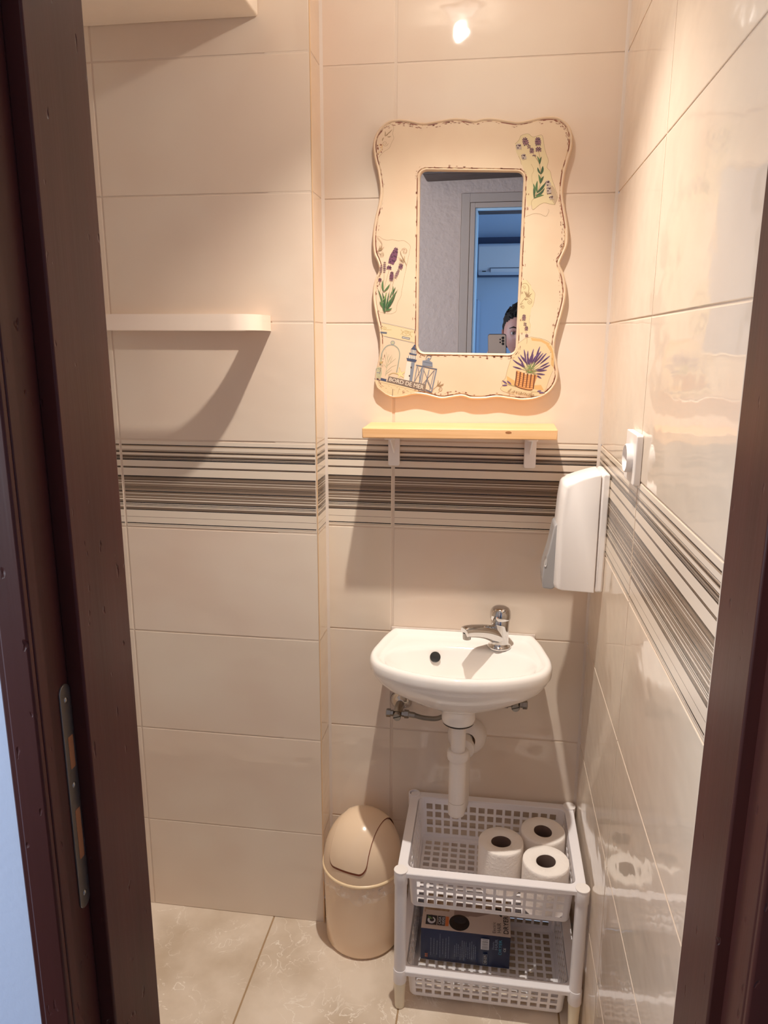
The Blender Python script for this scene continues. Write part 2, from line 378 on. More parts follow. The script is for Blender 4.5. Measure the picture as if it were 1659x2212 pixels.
# ------------------------------------------------------------------ door frame (near the camera)
dr = sempty('door_1', (-.31, -.98, 0))
XL_, XR_ = -.6080, -.0133
mb = MB(); mb.box(-.662, XL_, -1.01, -.914, 0, 2.03); mb.box(-.662, XL_-.0163, -1.0562, -1.01, 0, 2.03); mb.box(-.651, XL_-.0163, -1.064, -1.0562, 0, 2.04)
mb.build('jamb', 'dark_wood', dr, bevel=.0022, seg=2)
mb = MB(); mb.box(XR_, .014, -1.01, -.914, 0, 2.03); mb.box(XR_+.0115, .014, -1.0562, -1.01, 0, 2.03); mb.box(XR_+.0115, .06, -1.064, -1.0562, 0, 2.04)
mb.build('jamb', 'dark_wood', dr, bevel=.0022, seg=2)
mb = MB(); mb.box(-.662, .014, -1.01, -.914, 2.03, 2.07); mb.box(-.662, .014, -1.0562, -1.01, 2.04, 2.07); mb.box(-.651, .06, -1.064, -1.0562, 2.04, 2.10)
mb.build('head_jamb', 'dark_wood', dr, bevel=.0022, seg=2)
# strike plate on the left rebate: rounded long plate with two cut-outs
mb = MB(); xs_ = XL_-.0163
def cap(y0, y1, z0, z1, n=12):
    r = (y1-y0)/2; c = (y0+y1)/2
    return [(c+r*math.cos(PI*i/n), z1-r+r*math.sin(PI*i/n)) for i in range(n+1)]+[(c+r*math.cos(PI+PI*i/n), z0+r+r*math.sin(PI+PI*i/n)) for i in range(n+1)]
SY0, SY1, SZ0, SZ1 = -1.0285, -1.0112, .846, 1.090
mb.prism(cap(SY0, SY1, SZ0, SZ1), 'X', xs_-.001, xs_+.0016)
sp = mb.build('strike_plate', 'strike', dr, bevel=.0005, seg=2); sp['label'] = 'worn steel strike plate'
for z0, z1 in ((1.002, 1.036), (.902, .957)):
    mb = MB(); mb.prism(rrect(-1.0225, -1.0145, z0, z1, .001, 2), 'X', xs_+.0012, xs_+.0019); mb.build('latch_slot', 'bare_wood', sp)
for z in (1.074, .984, .862):
    mb = MB(); mb.lathe([(0, xs_+.0026), (.0016, xs_+.0024), (.003, xs_+.0016), (.0034, xs_+.0010)], (0, -1.0195, z), 'X', 16); mb.build('screw', 'dull_chrome', sp)

# ------------------------------------------------------------------ mirror
FY = -.0163
OUT = [(841.4,258.4),(854.3,256.3),(865,255.6),(884,257.6),(903,261.7),(918,263),(935.6,260.3),(962.8,255.6),(983,252.9),(1003.4,254.2),(1020,257),(1028.7,257.2),(1041.7,253.9),(1063.4,253),(1085,256),(1106.8,259.5),(1121.3,260.6),(1143,256.6),(1164.7,251.6),(1186.4,249.4),(1205.2,250.9),(1218.2,257.4),(1229.8,269),(1236.5,284.8),(1238.4,300),(1236.5,321),(1229.8,344.2),(1222.5,370.2),(1218.6,396.2),(1217.5,420.8),(1220.4,442.5),(1225.4,471.5),(1228.3,493.2),(1228.3,522),(1222.5,540.9),(1215,557),(1210.4,570),(1217.4,587.9),(1222.2,607.4),(1223.9,636.7),(1217.4,669.2),(1207.6,705),(1201.1,734.3),(1199.5,760.4),(1204.4,786.4),(1207.3,809.2),(1200.5,832),(1183.2,851.5),(1157.2,862.9),(1127.9,866.2),(1098.6,862.9),(1072.5,859.7),(1046.5,862.9),(1017.2,862.9),(997.7,857.4),(974.9,860.3),(952,862.9),(922.8,855.8),(896.7,852.6),(867.4,858.5),(844.7,858.9),(825.1,848.3),(812.1,835.3),(808.6,819),(811,799.5),(817,773.4),(819.3,747.4),(817.6,714.8),(810.5,682.3),(804.8,649.7),(804.9,622),(810,601),(817.6,583.3),(813.7,565.1),(805.8,545.6),(804,513),(807.6,477.2),(816.5,438.1),(819.8,408.8),(814.5,369.8),(807.2,340.5),(804.6,311.2),(810.5,288.4),(825.1,268.8)]
o2 = [at(x, y, FY) for x, y in OUT]
o2 = [Vector((p.x, p.z, 0)) for p in crom(o2, 4)]
def offset(poly, d):
    n = len(poly); out = []
    for i in range(n):
        t = (poly[(i+2) % n]-poly[(i-2) % n]).normalized(); out.append(poly[i]+Vector((-t.y, t.x, 0))*d)
    return out
def area(p): return sum(p[i].x*p[(i+1) % len(p)].y-p[(i+1) % len(p)].x*p[i].y for i in range(len(p)))
if area(o2) < 0: o2.reverse()          # counter-clockwise: left normal points inwards
G = [at(*p, -.012) for p in ((908, 369.7), (1131, 373), (1113.2, 764), (903.2, 761))]
def corner_round(G, r, n=8):
    P = [Vector((g.x, g.z, 0)) for g in G]; out = []
    for i in range(4):
        a, b, c = P[i-1], P[i], P[(i+1) % 4]; u = (a-b).normalized(); v = (c-b).normalized()
        for k in range(n+1):
            t = k/n; p0 = b+u*r; p1 = b+v*r
            out.append((1-t)**2*p0+2*t*(1-t)*(b*.88+(p0+p1)*.06)+t*t*p1)
        for k in range(1, 12): out.append((b+v*r).lerp(c-v*r if True else c, k/12))
    return out
i2 = corner_round(G, .014)
if area(i2) < 0: i2.reverse()
mirror = thing('wall_mirror', 'wavy cream distressed mirror with lavender and seaside prints above pine shelf', 'mirror', (-.29, -.012, 1.29))
mb = MB()
P3 = lambda ring, Y: [(p.x, Y, p.y) for p in ring]
prof_o = [(0, -.002), (0, -.010), (.0012, -.0145), (.0030, -.0168), (.0050, -.0160), (.0060, -.0146)]
gro = [(.0060, -.0146), (.0074, -.0147), (.0082, FY)]
mb.loft([P3(offset(o2, d), Y) for d, Y in prof_o], 0); mb.loft([P3(offset(o2, d), Y) for d, Y in gro], 1)
pin = [(0, -.007), (0, -.0120), (.0012, -.0160), (.0030, -.0172), (.0048, -.0160)]
gri = [(.0048, -.0160), (.0058, -.0148), (.0066, FY)]
mb.loft([P3(offset(i2, -d), Y) for d, Y in pin], 0); mb.loft([P3(offset(i2, -d), Y) for d, Y in gri], 1)
A_ = offset(o2, .0082)[::2]; B_ = offset(i2, -.0066)[::-1]
tri = tessellate_polygon([A_, B_]); allp = A_+B_
mb.add([(p.x, FY, p.y) for p in allp], [t for t in tri], 0)
mb.add([(p.x, -.002, p.y) for p in A_], [tuple(range(len(A_)))], 0)
mb.build('frame', ['frame_paint', 'frame_groove'], mirror, smooth=True, angle=50, fixn=False)
# glass, leaning a hair as in the photo
nrm = Vector((.01149, .99991, .00626))
mb = MB(); gp = [p for p in offset(i2, -.0025)]; c0 = Vector((-.282, 0, 1.5645))
def gy(p): d = Vector((p.x, 0, p.y))-c0; return -.0095-(d.x*nrm.x+d.z*nrm.z)/nrm.y
mb.loft([[(p.x, gy(p)+.0015, p.y) for p in gp], [(p.x, gy(p), p.y) for p in gp]], 0, True, True)
mb.build('glass', 'mirror', mirror, smooth=False)
# ---- prints
class PR:
    """flat prints laid on the frame; coordinates are measured on the frame face"""
    def __init__(s, off=(0, 0), sc=1.): s.mb = MB(); s.names = []; s.off = off; s.sc = sc; s.k = 0
    def m(s, n):
        if n not in s.names: s.names.append(n)
        return s.names.index(n)
    def P(s, x, y, Y): return at(s.off[0]+x/s.sc, s.off[1]+y/s.sc, Y)
    def Y(s): s.k += 1; return FY-.00012-s.k*.0000055
    def poly(s, pts, m):
        Y = s.Y(); P = [Vector((*p[:2], 0)) for p in pts]; t = tessellate_polygon([P])
        s.mb.add([s.P(p.x, p.y, Y) for p in P], t, s.m(m)); return s
    def stroke(s, pts, w, m, n=5, w1=None):
        Y = s.Y(); P = crom([Vector((*p, 0)) for p in pts], n, False) if len(pts) > 2 else [Vector((*p, 0)) for p in pts]
        w1 = w if w1 is None else w1; vs = []; L = len(P)
        for i, p in enumerate(P):
            t = (P[min(i+1, L-1)]-P[max(i-1, 0)]); t = t.normalized() if t.length else Vector((1, 0, 0)); q = Vector((-t.y, t.x, 0))*(w+(w1-w)*i/(L-1))/2
            vs += [s.P(p.x+q.x, p.y+q.y, Y), s.P(p.x-q.x, p.y-q.y, Y)]
        s.mb.add(vs, [(2*i, 2*i+1, 2*i+3, 2*i+2) for i in range(L-1)], s.m(m)); return s
    def leafy(s, a, b, w, m, bend=0.):
        a, b = Vector((*a, 0)), Vector((*b, 0)); d = b-a; q = Vector((-d.y, d.x, 0)); Y = s.Y(); L = []; R = []
        q.normalize()
        for i in range(9):
            t = i/8; c = a+d*t+q*bend*math.sin(PI*t); h = w/2*math.sin(PI*min(1, t*.92+.06))**.8
            L.append(c+q*h); R.append(c-q*h)
        P = L+R; n = 9
        s.mb.add([s.P(p.x, p.y, Y) for p in P], [(i, i+1, n+i+1, n+i) for i in range(8)], s.m(m)); return s
    def blob(s, c, r, m, ry=None, n=10):
        Y = s.Y(); ry = ry or r
        s.mb.add([s.P(c[0]+r*math.cos(2*PI*i/n), c[1]+ry*math.sin(2*PI*i/n), Y) for i in range(n)], [tuple(range(n))], s.m(m)); return s
    def flower(s, a, b, w, m='p_lav', n=7, r=None):
        """lavender head: whorls of petals from a to b"""
        a, b = Vector((*a, 0)), Vector((*b, 0)); d = (b-a); q = Vector((-d.y, d.x, 0)).normalized(); dn = d.normalized()
        for i in range(n):
            t = (i+.5)/n; c = a+d*t; ww = w*(.72+.28*math.sin(PI*t))
            for q_, dd in ((-.34, .10), (.34, .10), (-.17, -.12), (.17, -.12), (0, .08)):
                e = c+q*q_*ww+dn*dd*ww; r = ww*.15
                s.blob((e.x, e.y), r, m if (i+int(q_*9)) % 3 else 'p_lavd', r*.9, 7)
        return s
    def spiral(s, c, r, turns, w, m, a0=0, cw=1):
        pts = []
        for i in range(18):
            t = i/17; a = a0+cw*turns*2*PI*t; rr = r*(1-t*.86); pts.append((c[0]+rr*math.cos(a), c[1]+rr*math.sin(a)))
        return s.stroke(pts, w, m, 2)
    def build(s, name, label=None):
        o = s.mb.build(name, s.names, mirror, smooth=False, fixn=False)
        if label: o['label'] = label
        return o
# distress chips along the edges
pr = PR(); rc = random.Random(5)
def chips(ring, dlo, dhi, n, px=1):
    L = len(ring)
    for _ in range(n):
        k = rc.randrange(L-1); d = dlo+(dhi-dlo)*rc.random()**2
        p = ring[k]; q = ring[(k+1) % L]; t = (q-p).normalized(); nn = Vector((-t.y, t.x, 0))*px
        c = p+nn*d; l = rc.uniform(.0006, .004); w = rc.uniform(.00025, .0008)
        Y = pr.Y() if pr.k < 60 else FY-.0004
        pts = [c+t*l*math.cos(a)*rc.uniform(.6, 1.1)+nn*w*math.sin(a)*rc.uniform(.5, 1.3) for a in [2*PI*i/7 for i in range(7)]]
        pr.mb.add([(v.x, Y, v.y) for v in pts], [tuple(range(7))], pr.m('chip'))
for seg in range(26):
    k = rc.randrange(len(o2)); sub = [o2[(k+i) % len(o2)] for i in range(14)]; chips(sub, .0085, .0145, 9)
chips(o2, .0085, .012, 110)
for seg in range(16):
    k = rc.randrange(len(i2)); sub = [i2[(k+i) % len(i2)] for i in range(9)]; chips(sub, .0068, .012, 7, -1)
chips(i2, .0066, .0085, 60, -1)
pr.build('worn_paint_chips', 'brown worn chips in the cream paint')['kind'] = 'stuff'
# left lavender bunch
p = PR((790, 480), 9.214)
p.poly([(215, 290), (270, 285), (330, 330), (430, 360), (530, 345), (650, 372), (745, 362), (830, 410), (888, 480), (870, 600), (835, 760), (810, 900), (770, 1080), (745, 1220), (715, 1380), (700, 1480), (640, 1590), (615, 1700), (600, 1780), (540, 1815), (450, 1822), (330, 1800), (265, 1740), (225, 1560), (205, 1380), (215, 1180), (300, 900), (290, 740), (240, 600), (205, 450)], 'frame_print') if False else None
tear = [(215, 290), (270, 285), (330, 330), (430, 360), (530, 345), (650, 372), (745, 362), (830, 410), (888, 480), (870, 600), (835, 760), (810, 900), (770, 1080), (745, 1220), (715, 1380), (700, 1480), (640, 1590), (615, 1700), (605, 1770), (540, 1815), (450, 1822), (290, 1790)]
p.stroke(tear, 5, 'p_line', 3)
for a, b, c in (((500, 840), (365, 1330), (430, 1080)), ((285, 1000), (295, 1400), (285, 1190)), ((368, 1010), (350, 1380), (360, 1180)), ((505, 1180), (470, 1560), (480, 1340)), ((570, 1120), (500, 1500), (530, 1280))):
    p.stroke([a, c, b], 7, 'p_stem', 4)
p.flower((610, 510), (520, 830), 120, n=11); p.blob((560, 700), 62, 'p_lav', 100); p.blob((525, 770), 60, 'p_lav', 60); p.flower((600, 560), (500, 820), 150, n=9)
p.flower((470, 870), (462, 935), 110, n=2); p.flower((380, 780), (368, 1010), 62, n=6); p.flower((310, 850), (295, 1010), 60, n=5); p.flower((285, 1110), (280, 1180), 80, n=2)
p.flower((525, 980), (505, 1170), 92, n=5); p.flower((715, 830), (680, 930), 95, n=3); p.flower((660, 940), (585, 1110), 70, n=5)
for a, b, w, m, bd in (((360, 1780), (400, 1400), 26, 'p_leaf', 10), ((350, 1760), (245, 1330), 30, 'p_leaf', 20), ((380, 1800), (640, 1340), 26, 'p_leaf', -20), ((370, 1790), (600, 1415), 24, 'p_leafd', 25),
                       ((360, 1380), (345, 1150), 34, 'p_leaf', -20), ((360, 1380), (480, 1230), 30, 'p_leaf', 10), ((370, 1800), (330, 1390), 30, 'p_leafd', 20), ((400, 1700), (550, 1480), 26, 'p_leaf', -10),
                       ((390, 1720), (460, 1390), 24, 'p_leafd', 10), ((530, 1430), (545, 1270), 22, 'p_leaf', 6), ((540, 1440), (595, 1290), 20, 'p_leafd', -6), ((480, 1500), (520, 1370), 22, 'p_leaf', 6),
                       ((360, 1700), (280, 1570), 30, 'p_leaf', -10), ((380, 1750), (525, 1710), 34, 'p_leaf', 14), ((420, 1700), (520, 1530), 24, 'p_leafd', 8), ((340, 1560), (415, 1390), 26, 'p_leafg', 14), ((370, 1800), (350, 1600), 24, 'p_leafd', 5)):
    p.leafy(a, b, w*1.1, m, bd)
for x in (0,):
    p.spiral((775, 570), 62, 1.4, 8, 'p_line', PI*1.1, 1); p.stroke([(690, 570), (705, 640), (760, 740), (815, 850)], 9, 'p_line'); p.spiral((690, 840), 58, .8, 7, 'p_line', 0, -1)
    for e in ((640, 700), (660, 740), (720, 670), (768, 660)): p.leafy((760, 790), e, 13, 'p_line', 8)
    p.spiral((315, 640), 50, 1.4, 8, 'p_line', -PI/2, 1); p.stroke([(235, 300), (300, 380), (325, 440), (300, 500)], 8, 'p_line')
    for e in ((370, 490), (340, 530), (330, 470), (290, 450)): p.leafy((250, 560), e, 13, 'p_line', 6)
p.build('lavender_print', 'purple lavender bunch print on the left side')
# top right lavender
p = PR((1020, 240), 6.9125)
p.poly([(640, 490), (700, 430), (725, 370), (800, 340), (850, 345), (910, 388), (1030, 355), (1060, 410), (1075, 520), (1105, 640), (1138, 740), (1118, 840), (1165, 900), (1190, 1010), (1240, 1150), (1275, 1290), (1230, 1400), (1150, 1385), (1070, 1370), (990, 1410), (905, 1475), (885, 1400), (830, 1430), (800, 1250), (830, 1000), (760, 850), (720, 740), (660, 620)], 'p_paper3')
p.poly([(1150, 1130), (1200, 1110), (1240, 1170), (1272, 1290), (1240, 1395), (1190, 1300)], 'p_paperg')
p.stroke([(640, 490), (700, 430), (725, 370), (800, 340), (850, 345), (910, 388), (1030, 355), (1060, 410), (1075, 520), (1105, 640), (1138, 740), (1118, 840), (1165, 900), (1190, 1010), (1240, 1150), (1275, 1290), (1230, 1400)], 5, 'p_line', 3)
p.stroke([(1230, 1400), (1150, 1385), (1070, 1370), (990, 1410), (905, 1475), (885, 1400), (890, 1340), (930, 1300)], 5, 'p_line', 3)
p.stroke([(690, 670), (720, 730), (735, 800)], 5, 'p_line'); p.stroke([(800, 1575), (930, 1530), (1020, 1540), (1100, 1570), (1145, 1500), (1140, 1465)], 4, 'p_line'); p.stroke([(880, 790), (920, 880), (890, 960), (900, 1080)], 4, 'p_line')
p.stroke([(930, 670), (1000, 780), (1025, 950), (1015, 1100), (950, 1250), (920, 1310)], 8, 'p_stem'); p.stroke([(990, 600), (1010, 700), (1010, 800)], 7, 'p_stem')
p.flower((780, 400), (810, 510), 100, n=4); p.flower((845, 505), (850, 560), 62, n=2); p.flower((890, 550), (890, 630), 75, n=3); p.flower((930, 640), (925, 685), 60, n=1)
p.flower((980, 395), (985, 510), 100, n=4); p.flower((990, 540), (990, 600), 100, n=2)
for a, b, w, m, bd in (((1005, 790), (970, 670), 20, 'p_leaf', 8), ((1010, 790), (1035, 680), 22, 'p_leafd', -6), ((1025, 940), (975, 840), 26, 'p_leafd', -8), ((1030, 940), (1055, 820), 34, 'p_leafd', 6), ((1015, 1080), (990, 945), 28, 'p_leaf', 8),
                       ((1020, 1080), (1068, 970), 30, 'p_leafd', -6), ((970, 1220), (975, 1040), 30, 'p_leaf', -12), ((970, 1220), (1095, 1070), 34, 'p_leafd', 8), ((940, 1230), (910, 1080), 26, 'p_leaf', 8), ((950, 1260), (1080, 1150), 30, 'p_leafd', 22),
                       ((925, 1300), (915, 1150), 26, 'p_leafd', 5), ((930, 1300), (1070, 1255), 26, 'p_leaf', -14)): p.leafy(a, b, w*1.1, m, bd)
p.flower((1110, 1040), (1150, 1120), 90, 'p_lavg', 3); p.flower((1140, 1130), (1150, 1240), 80, 'p_lavg', 4); p.flower((1170, 1260), (1190, 1320), 70, 'p_lavg', 2); p.stroke([(1185, 1310), (1230, 1390)], 5, 'p_line')
p.flower((690, 490), (700, 570), 90, 'p_lavg', 3); p.flower((760, 640), (780, 720), 80, 'p_lavg', 3)
p.build('lavender_print', 'purple lavender sprig print at the top right corner')
# faint scroll at top left
p = PR((800, 240), 7.373)
p.stroke([(290, 190), (370, 250), (355, 360), (375, 430), (340, 500), (300, 590), (210, 650), (130, 740)], 4, 'p_line', 3)
p.spiral((235, 515), 48, 1.5, 5, 'p_line', 0, 1)
for a, b in (((230, 400), (235, 320)), ((235, 400), (290, 350)), ((240, 390), (350, 290)), ((270, 410), (330, 400)), ((215, 420), (190, 480))): p.leafy(a, b, 16, 'p_line', 6)
for k in range(16): x = rc.uniform(110, 190); y_ = rc.uniform(520, 690); p.blob((x, y_), rc.uniform(6, 16), 'chip' if k % 2 else 'p_shade', rc.uniform(8, 24), 7)
p.build('scroll_print')
# seaside print, bottom left
p = PR((790, 680), 7.54)
p.poly([(270, 190), (400, 155), (790, 240), (800, 440), (560, 400), (280, 330)], 'p_paper2') if False else None
p.poly([(262, 130), (800, 240), (800, 465), (290, 345), (255, 300)], 'p_paper')
p.stroke([(262, 125), (810, 245)], 6, 'p_slate'); p.stroke([(262, 137), (810, 257)], 4, 'p_line'); p.stroke([(262, 340), (800, 452)], 5, 'p_line'); p.stroke([(300, 352), (800, 466)], 6, 'p_slate')
p.stroke([(225, 195), (300, 240), (335, 215), (290, 195), (320, 240), (420, 245)], 9, 'p_sandd')
p.stroke([(225, 285), (345, 298)], 30, 'p_slated'); p.stroke([(590, 365), (720, 392)], 34, 'p_slated'); p.stroke([(600, 367), (710, 390)], 10, 'p_pale')
for q in ([(570, 240), (620, 290), (700, 300), (755, 365)], [(570, 325), (620, 270), (700, 280), (775, 280)], [(610, 275), (600, 320), (660, 340), (720, 330), (725, 290), (660, 260), (610, 275)], [(640, 290), (660, 320), (690, 290), (710, 320)]): p.stroke(q, 9, 'p_sandd')
# shelf line and boards
p.poly([(140, 1060), (400, 1100), (900, 1240), (700, 1290), (560, 1330), (330, 1300), (190, 1190)], 'p_paper')
p.stroke([(140, 1040), (500, 1130), (1060, 1270)], 9, 'p_slated'); p.stroke([(200, 1090), (500, 1160), (850, 1245)], 5, 'p_line'); p.stroke([(440, 1210), (435, 1330)], 9, 'p_ink'); p.stroke([(550, 1190), (520, 1290)], 5, 'p_line')
for i in range(12): x = 230+i*45; p.stroke([(x, 1130+i*9+(i % 3)*22), (x+22, 1136+i*9+(i % 3)*22)], 5, 'p_line')
# glass dome with coral
p.stroke([(255, 820), (260, 640), (330, 520), (430, 490), (520, 540), (552, 640), (530, 800), (500, 950)], 20, 'p_paleg', 5); p.stroke([(255, 820), (260, 640), (330, 520), (430, 490), (520, 540), (552, 640), (530, 800), (500, 950)], 7, 'p_slate', 5)
p.blob((440, 455), 36, 'p_slate'); p.blob((440, 455), 27, 'p_paleg')
for q in ([(320, 1000), (345, 850), (370, 760), (400, 680)], [(345, 860), (320, 700), (310, 630)], [(350, 830), (430, 760), (490, 710)], [(345, 870), (290, 800)], [(335, 930), (420, 850), (500, 820)], [(365, 780), (350, 680), (330, 600)], [(400, 770), (440, 680)], [(330, 960), (430, 890)], [(380, 740), (430, 650)], [(350, 720), (380, 640)]): p.stroke(q, 9, 'p_paleg', 4, 4)
p.stroke([(240, 760), (255, 690), (250, 840)], 12, 'p_paleg'); p.poly([(225, 760), (290, 760), (265, 800), (240, 800)], 'p_sandd')
p.poly([(165, 880), (200, 850), (260, 860), (262, 960), (235, 1045), (175, 1030)], 'p_paleg'); p.stroke([(170, 920), (180, 880), (240, 890), (230, 940)], 6, 'p_slated'); p.stroke([(175, 940), (240, 945)], 12, 'p_slate')
p.poly([(245, 1025), (340, 1050), (330, 1085), (240, 1065)], 'p_navy')
# starfish
st = []
for i in range(10):
    a = -PI/2+2*PI*i/10-.15; r = 118 if i % 2 == 0 else 32; st.append((565+r*math.cos(a), 965+r*math.sin(a)*.95))
p.poly(st, 'p_sand'); p.stroke(st+[st[0]], 5, 'p_sandd', 1)
p.stroke([(370, 985), (440, 950), (520, 965)], 12, 'p_sandd')
# lighthouse
p.poly([(672, 760), (800, 775), (755, 1095), (620, 1060)], 'p_pale'); p.poly([(742, 770), (800, 775), (755, 1095), (708, 1085)], 'p_slate')
p.poly([(664, 700), (835, 735), (812, 775), (675, 748)], 'p_navy'); p.poly([(690, 660), (820, 680), (815, 725), (690, 705)], 'p_pale')
for x in (700, 735, 770, 805): p.stroke([(x, 665), (x, 725)], 9, 'p_navy')
p.poly([(705, 615), (830, 635), (825, 662), (712, 645)], 'p_navy'); p.poly([(735, 565), (825, 580), (815, 640), (738, 625)], 'p_pale')
for x in (742, 765, 790, 815): p.stroke([(x, 565), (x, 635)], 10, 'p_navy')
p.poly([(735, 560), (785, 500), (832, 580)], 'p_navy'); p.blob((798, 500), 16, 'p_navy')
p.blob((740, 858), 13, 'p_ink', 18); p.blob((712, 995), 13, 'p_ink', 16)
# lantern
p.spiral((1037, 705), 62, .97, 9, 'p_slated', PI*.7, 1); p.poly([(925, 745), (1010, 735), (1088, 775), (1090, 850), (920, 825)], 'p_slate'); p.poly([(935, 760), (1080, 790), (1078, 800), (935, 772)], 'p_slated'); p.blob((1025, 725), 26, 'p_slate')
p.poly([(820, 810), (1165, 880), (1160, 900), (818, 828)], 'p_slated')
for a, b, w in (((840, 830), (790, 1090), 14), ((925, 850), (875, 1110), 26), ((950, 870), (905, 1120), 14), ((1035, 890), (975, 1140), 14), ((1150, 900), (1070, 1265), 22), ((1120, 900), (1040, 1230), 10)): p.stroke([a, b], w, 'p_slate')
for a, b in (((850, 850), (885, 1090)), ((915, 860), (800, 1080)), ((945, 900), (1070, 1200)), ((1110, 910), (930, 1130)), ((990, 1050), (1060, 1210)), ((1000, 1060), (960, 1130))): p.stroke([a, b], 8, 'p_slated')
p.stroke([(975, 1220), (1070, 1262)], 20, 'p_slated')
# small scroll beside it
p.stroke([(1085, 1220), (1150, 1170), (1180, 1120)], 6, 'p_line'); p.spiral((1210, 1215), 42, 1.3, 7, 'p_line', -PI*.6, 1)
for e in ((1180, 1060), (1225, 1080), (1275, 1120), (1270, 1140)): p.leafy((1165, 1160), e, 14, 'p_line', 6)
p.poly([(375, 1000), (985, 1135), (970, 1238), (345, 1090)], 'p_signc')
seap = p.build('seaside_print', 'lighthouse, lantern and glass dome print at the bottom left')
def text_mesh(mb, s, P, mi, shear=0, xs=(0, 1), n_=0):
    """text s mapped by P(u,v), u,v in 0..1"""
    cu = bpy.data.curves.new('t', 'FONT'); cu.body = s; cu.size = 1; cu.shear = shear; cu.fill_mode = 'FRONT'; cu.resolution_u = 3
    o = bpy.data.objects.new('t', cu); col.objects.link(o)
    dg = bpy.context.evaluated_depsgraph_get(); dg.update(); me = o.evaluated_get(dg).to_mesh()
    vs = [v.co.copy() for v in me.vertices]; fs = [tuple(f.vertices) for f in me.polygons]
    o.evaluated_get(dg).to_mesh_clear(); bpy.data.objects.remove(o); bpy.data.curves.remove(cu)
    x0, x1 = min(v.x for v in vs), max(v.x for v in vs); y0, y1 = min(v.y for v in vs), max(v.y for v in vs)
    mb.add([P((v.x-x0)/(x1-x0), (v.y-y0)/max(1e-6, y1-y0)) for v in vs], fs, mi)
def quadmap(q, f):     # q: bottom-left, bottom-right, top-right, top-left
    def P(u, v):
        a = [q[0][i]*(1-u)+q[1][i]*u for i in (0, 1)]; b = [q[3][i]*(1-u)+q[2][i]*u for i in (0, 1)]
        return f(a[0]*(1-v)+b[0]*v, a[1]*(1-v)+b[1]*v)
    return P
ft = FY-.0012
mb = MB(); fz = lambda x, y: at(790+x/7.54, 680+y/7.54, ft)
text_mesh(mb, 'BORD DE MER', quadmap([(378, 1078), (938, 1218), (950, 1150), (392, 1022)], fz), 0)
mb.build('lettering', 'p_letter', seap, smooth=False, fixn=False)['label'] = 'pale lettering BORD DE MER'
# right scroll with small lavender
p = PR((1060, 560), 13.825)
p.poly([(930, 740), (950, 640), (1000, 610), (1070, 620), (1130, 700), (1205, 790), (1230, 890), (1320, 1010), (1310, 1160), (1300, 1250), (1240, 1430), (1205, 1470), (1170, 1700), (1150, 1850), (1190, 1960), (1180, 2212), (860, 2212), (830, 1900), (860, 1500), (890, 1100)], 'p_paper3')
p.stroke([(1070, 620), (1130, 700), (1205, 790)], 7, 'p_line'); p.stroke([(1230, 890), (1320, 1010), (1310, 1160), (1290, 1300), (1240, 1430)], 6, 'p_line'); p.stroke([(1180, 1660), (1150, 1850), (1190, 1960), (1170, 2060)], 5, 'p_line')
p.stroke([(930, 750), (1040, 720), (1120, 790), (1140, 900), (1100, 1050), (1060, 1120)], 14, 'p_line', 5, 22); p.spiral((990, 835), 58, 1.3, 12, 'p_line', PI*.6, -1)
p.stroke([(870, 1370), (940, 1260), (1020, 1170), (1110, 1060)], 14, 'p_line'); p.stroke([(1060, 1160), (1150, 1150), (1220, 1220), (1210, 1290)], 13, 'p_line'); p.spiral((1155, 1280), 70, 1.5, 14, 'p_line', -.2, 1); p.spiral((955, 1435), 58, 1.5, 13, 'p_line', PI*1.1, 1)
for e in ((1000, 950), (1055, 955), (1165, 975), (1240, 1015), (1195, 1095)): p.leafy((1070, 1120), e, 30, 'p_line', 10)
for e in ((1140, 1195), (1070, 1225)): p.leafy((1010, 1180), e, 26, 'p_line', 8)
p.leafy((890, 1360), (970, 1305), 22, 'p_line')
p.flower((1000, 1650), (985, 1840), 130, n=4); p.flower((1030, 1890), (1020, 1990), 110, n=2); p.flower((1070, 2000), (1060, 2130), 120, n=3); p.flower((1075, 2240), (1075, 2330), 110, n=2); p.stroke([(985, 1850), (1040, 2100), (1070, 2240), (1085, 2420), (1075, 2520)], 8, 'p_stem')
p.build('scroll_print', 'scrollwork and small lavender print right of the glass')
# basket of lavender, bottom right
p = PR((1060, 660), 9.217)
p.poly([(540, 760), (620, 700), (700, 650), (800, 625), (900, 640), (1010, 660), (1120, 700), (1200, 760), (1250, 860), (1275, 950), (1262, 1080), (1258, 1250), (1215, 1340), (1160, 1480), (1110, 1640), (1075, 1700), (1080, 1790), (900, 1800), (700, 1790), (400, 1760), (215, 1690), (200, 1640), (235, 1590), (220, 1510), (290, 1450), (330, 1290), (380, 1130), (420, 1010)], 'p_paper')
p.poly([(320, 1400), (480, 1500), (470, 1600), (330, 1560)], 'p_shade'); p.poly([(860, 1590), (1000, 1580), (1060, 1690), (870, 1670)], 'p_shade'); p.poly([(1100, 780), (1200, 800), (1262, 960), (1250, 1240), (1200, 1180), (1210, 950)], 'p_shade'); p.poly([(800, 640), (1010, 670), (1180, 760), (1150, 800), (1000, 720), (820, 700)], 'p_shade')
p.stroke([(540, 760), (620, 700), (700, 650), (800, 625), (900, 640), (1010, 660), (1120, 700), (1200, 760), (1250, 860), (1275, 950)], 6, 'p_line', 3); p.stroke([(420, 1020), (380, 1130), (330, 1290), (290, 1450), (220, 1510), (235, 1590), (200, 1640), (215, 1690), (330, 1740), (500, 1790)], 6, 'p_line', 3)
p.stroke([(1235, 1300), (1160, 1480), (1110, 1640), (1075, 1700), (1070, 1790)], 5, 'p_line', 3)
rl = random.Random(11)
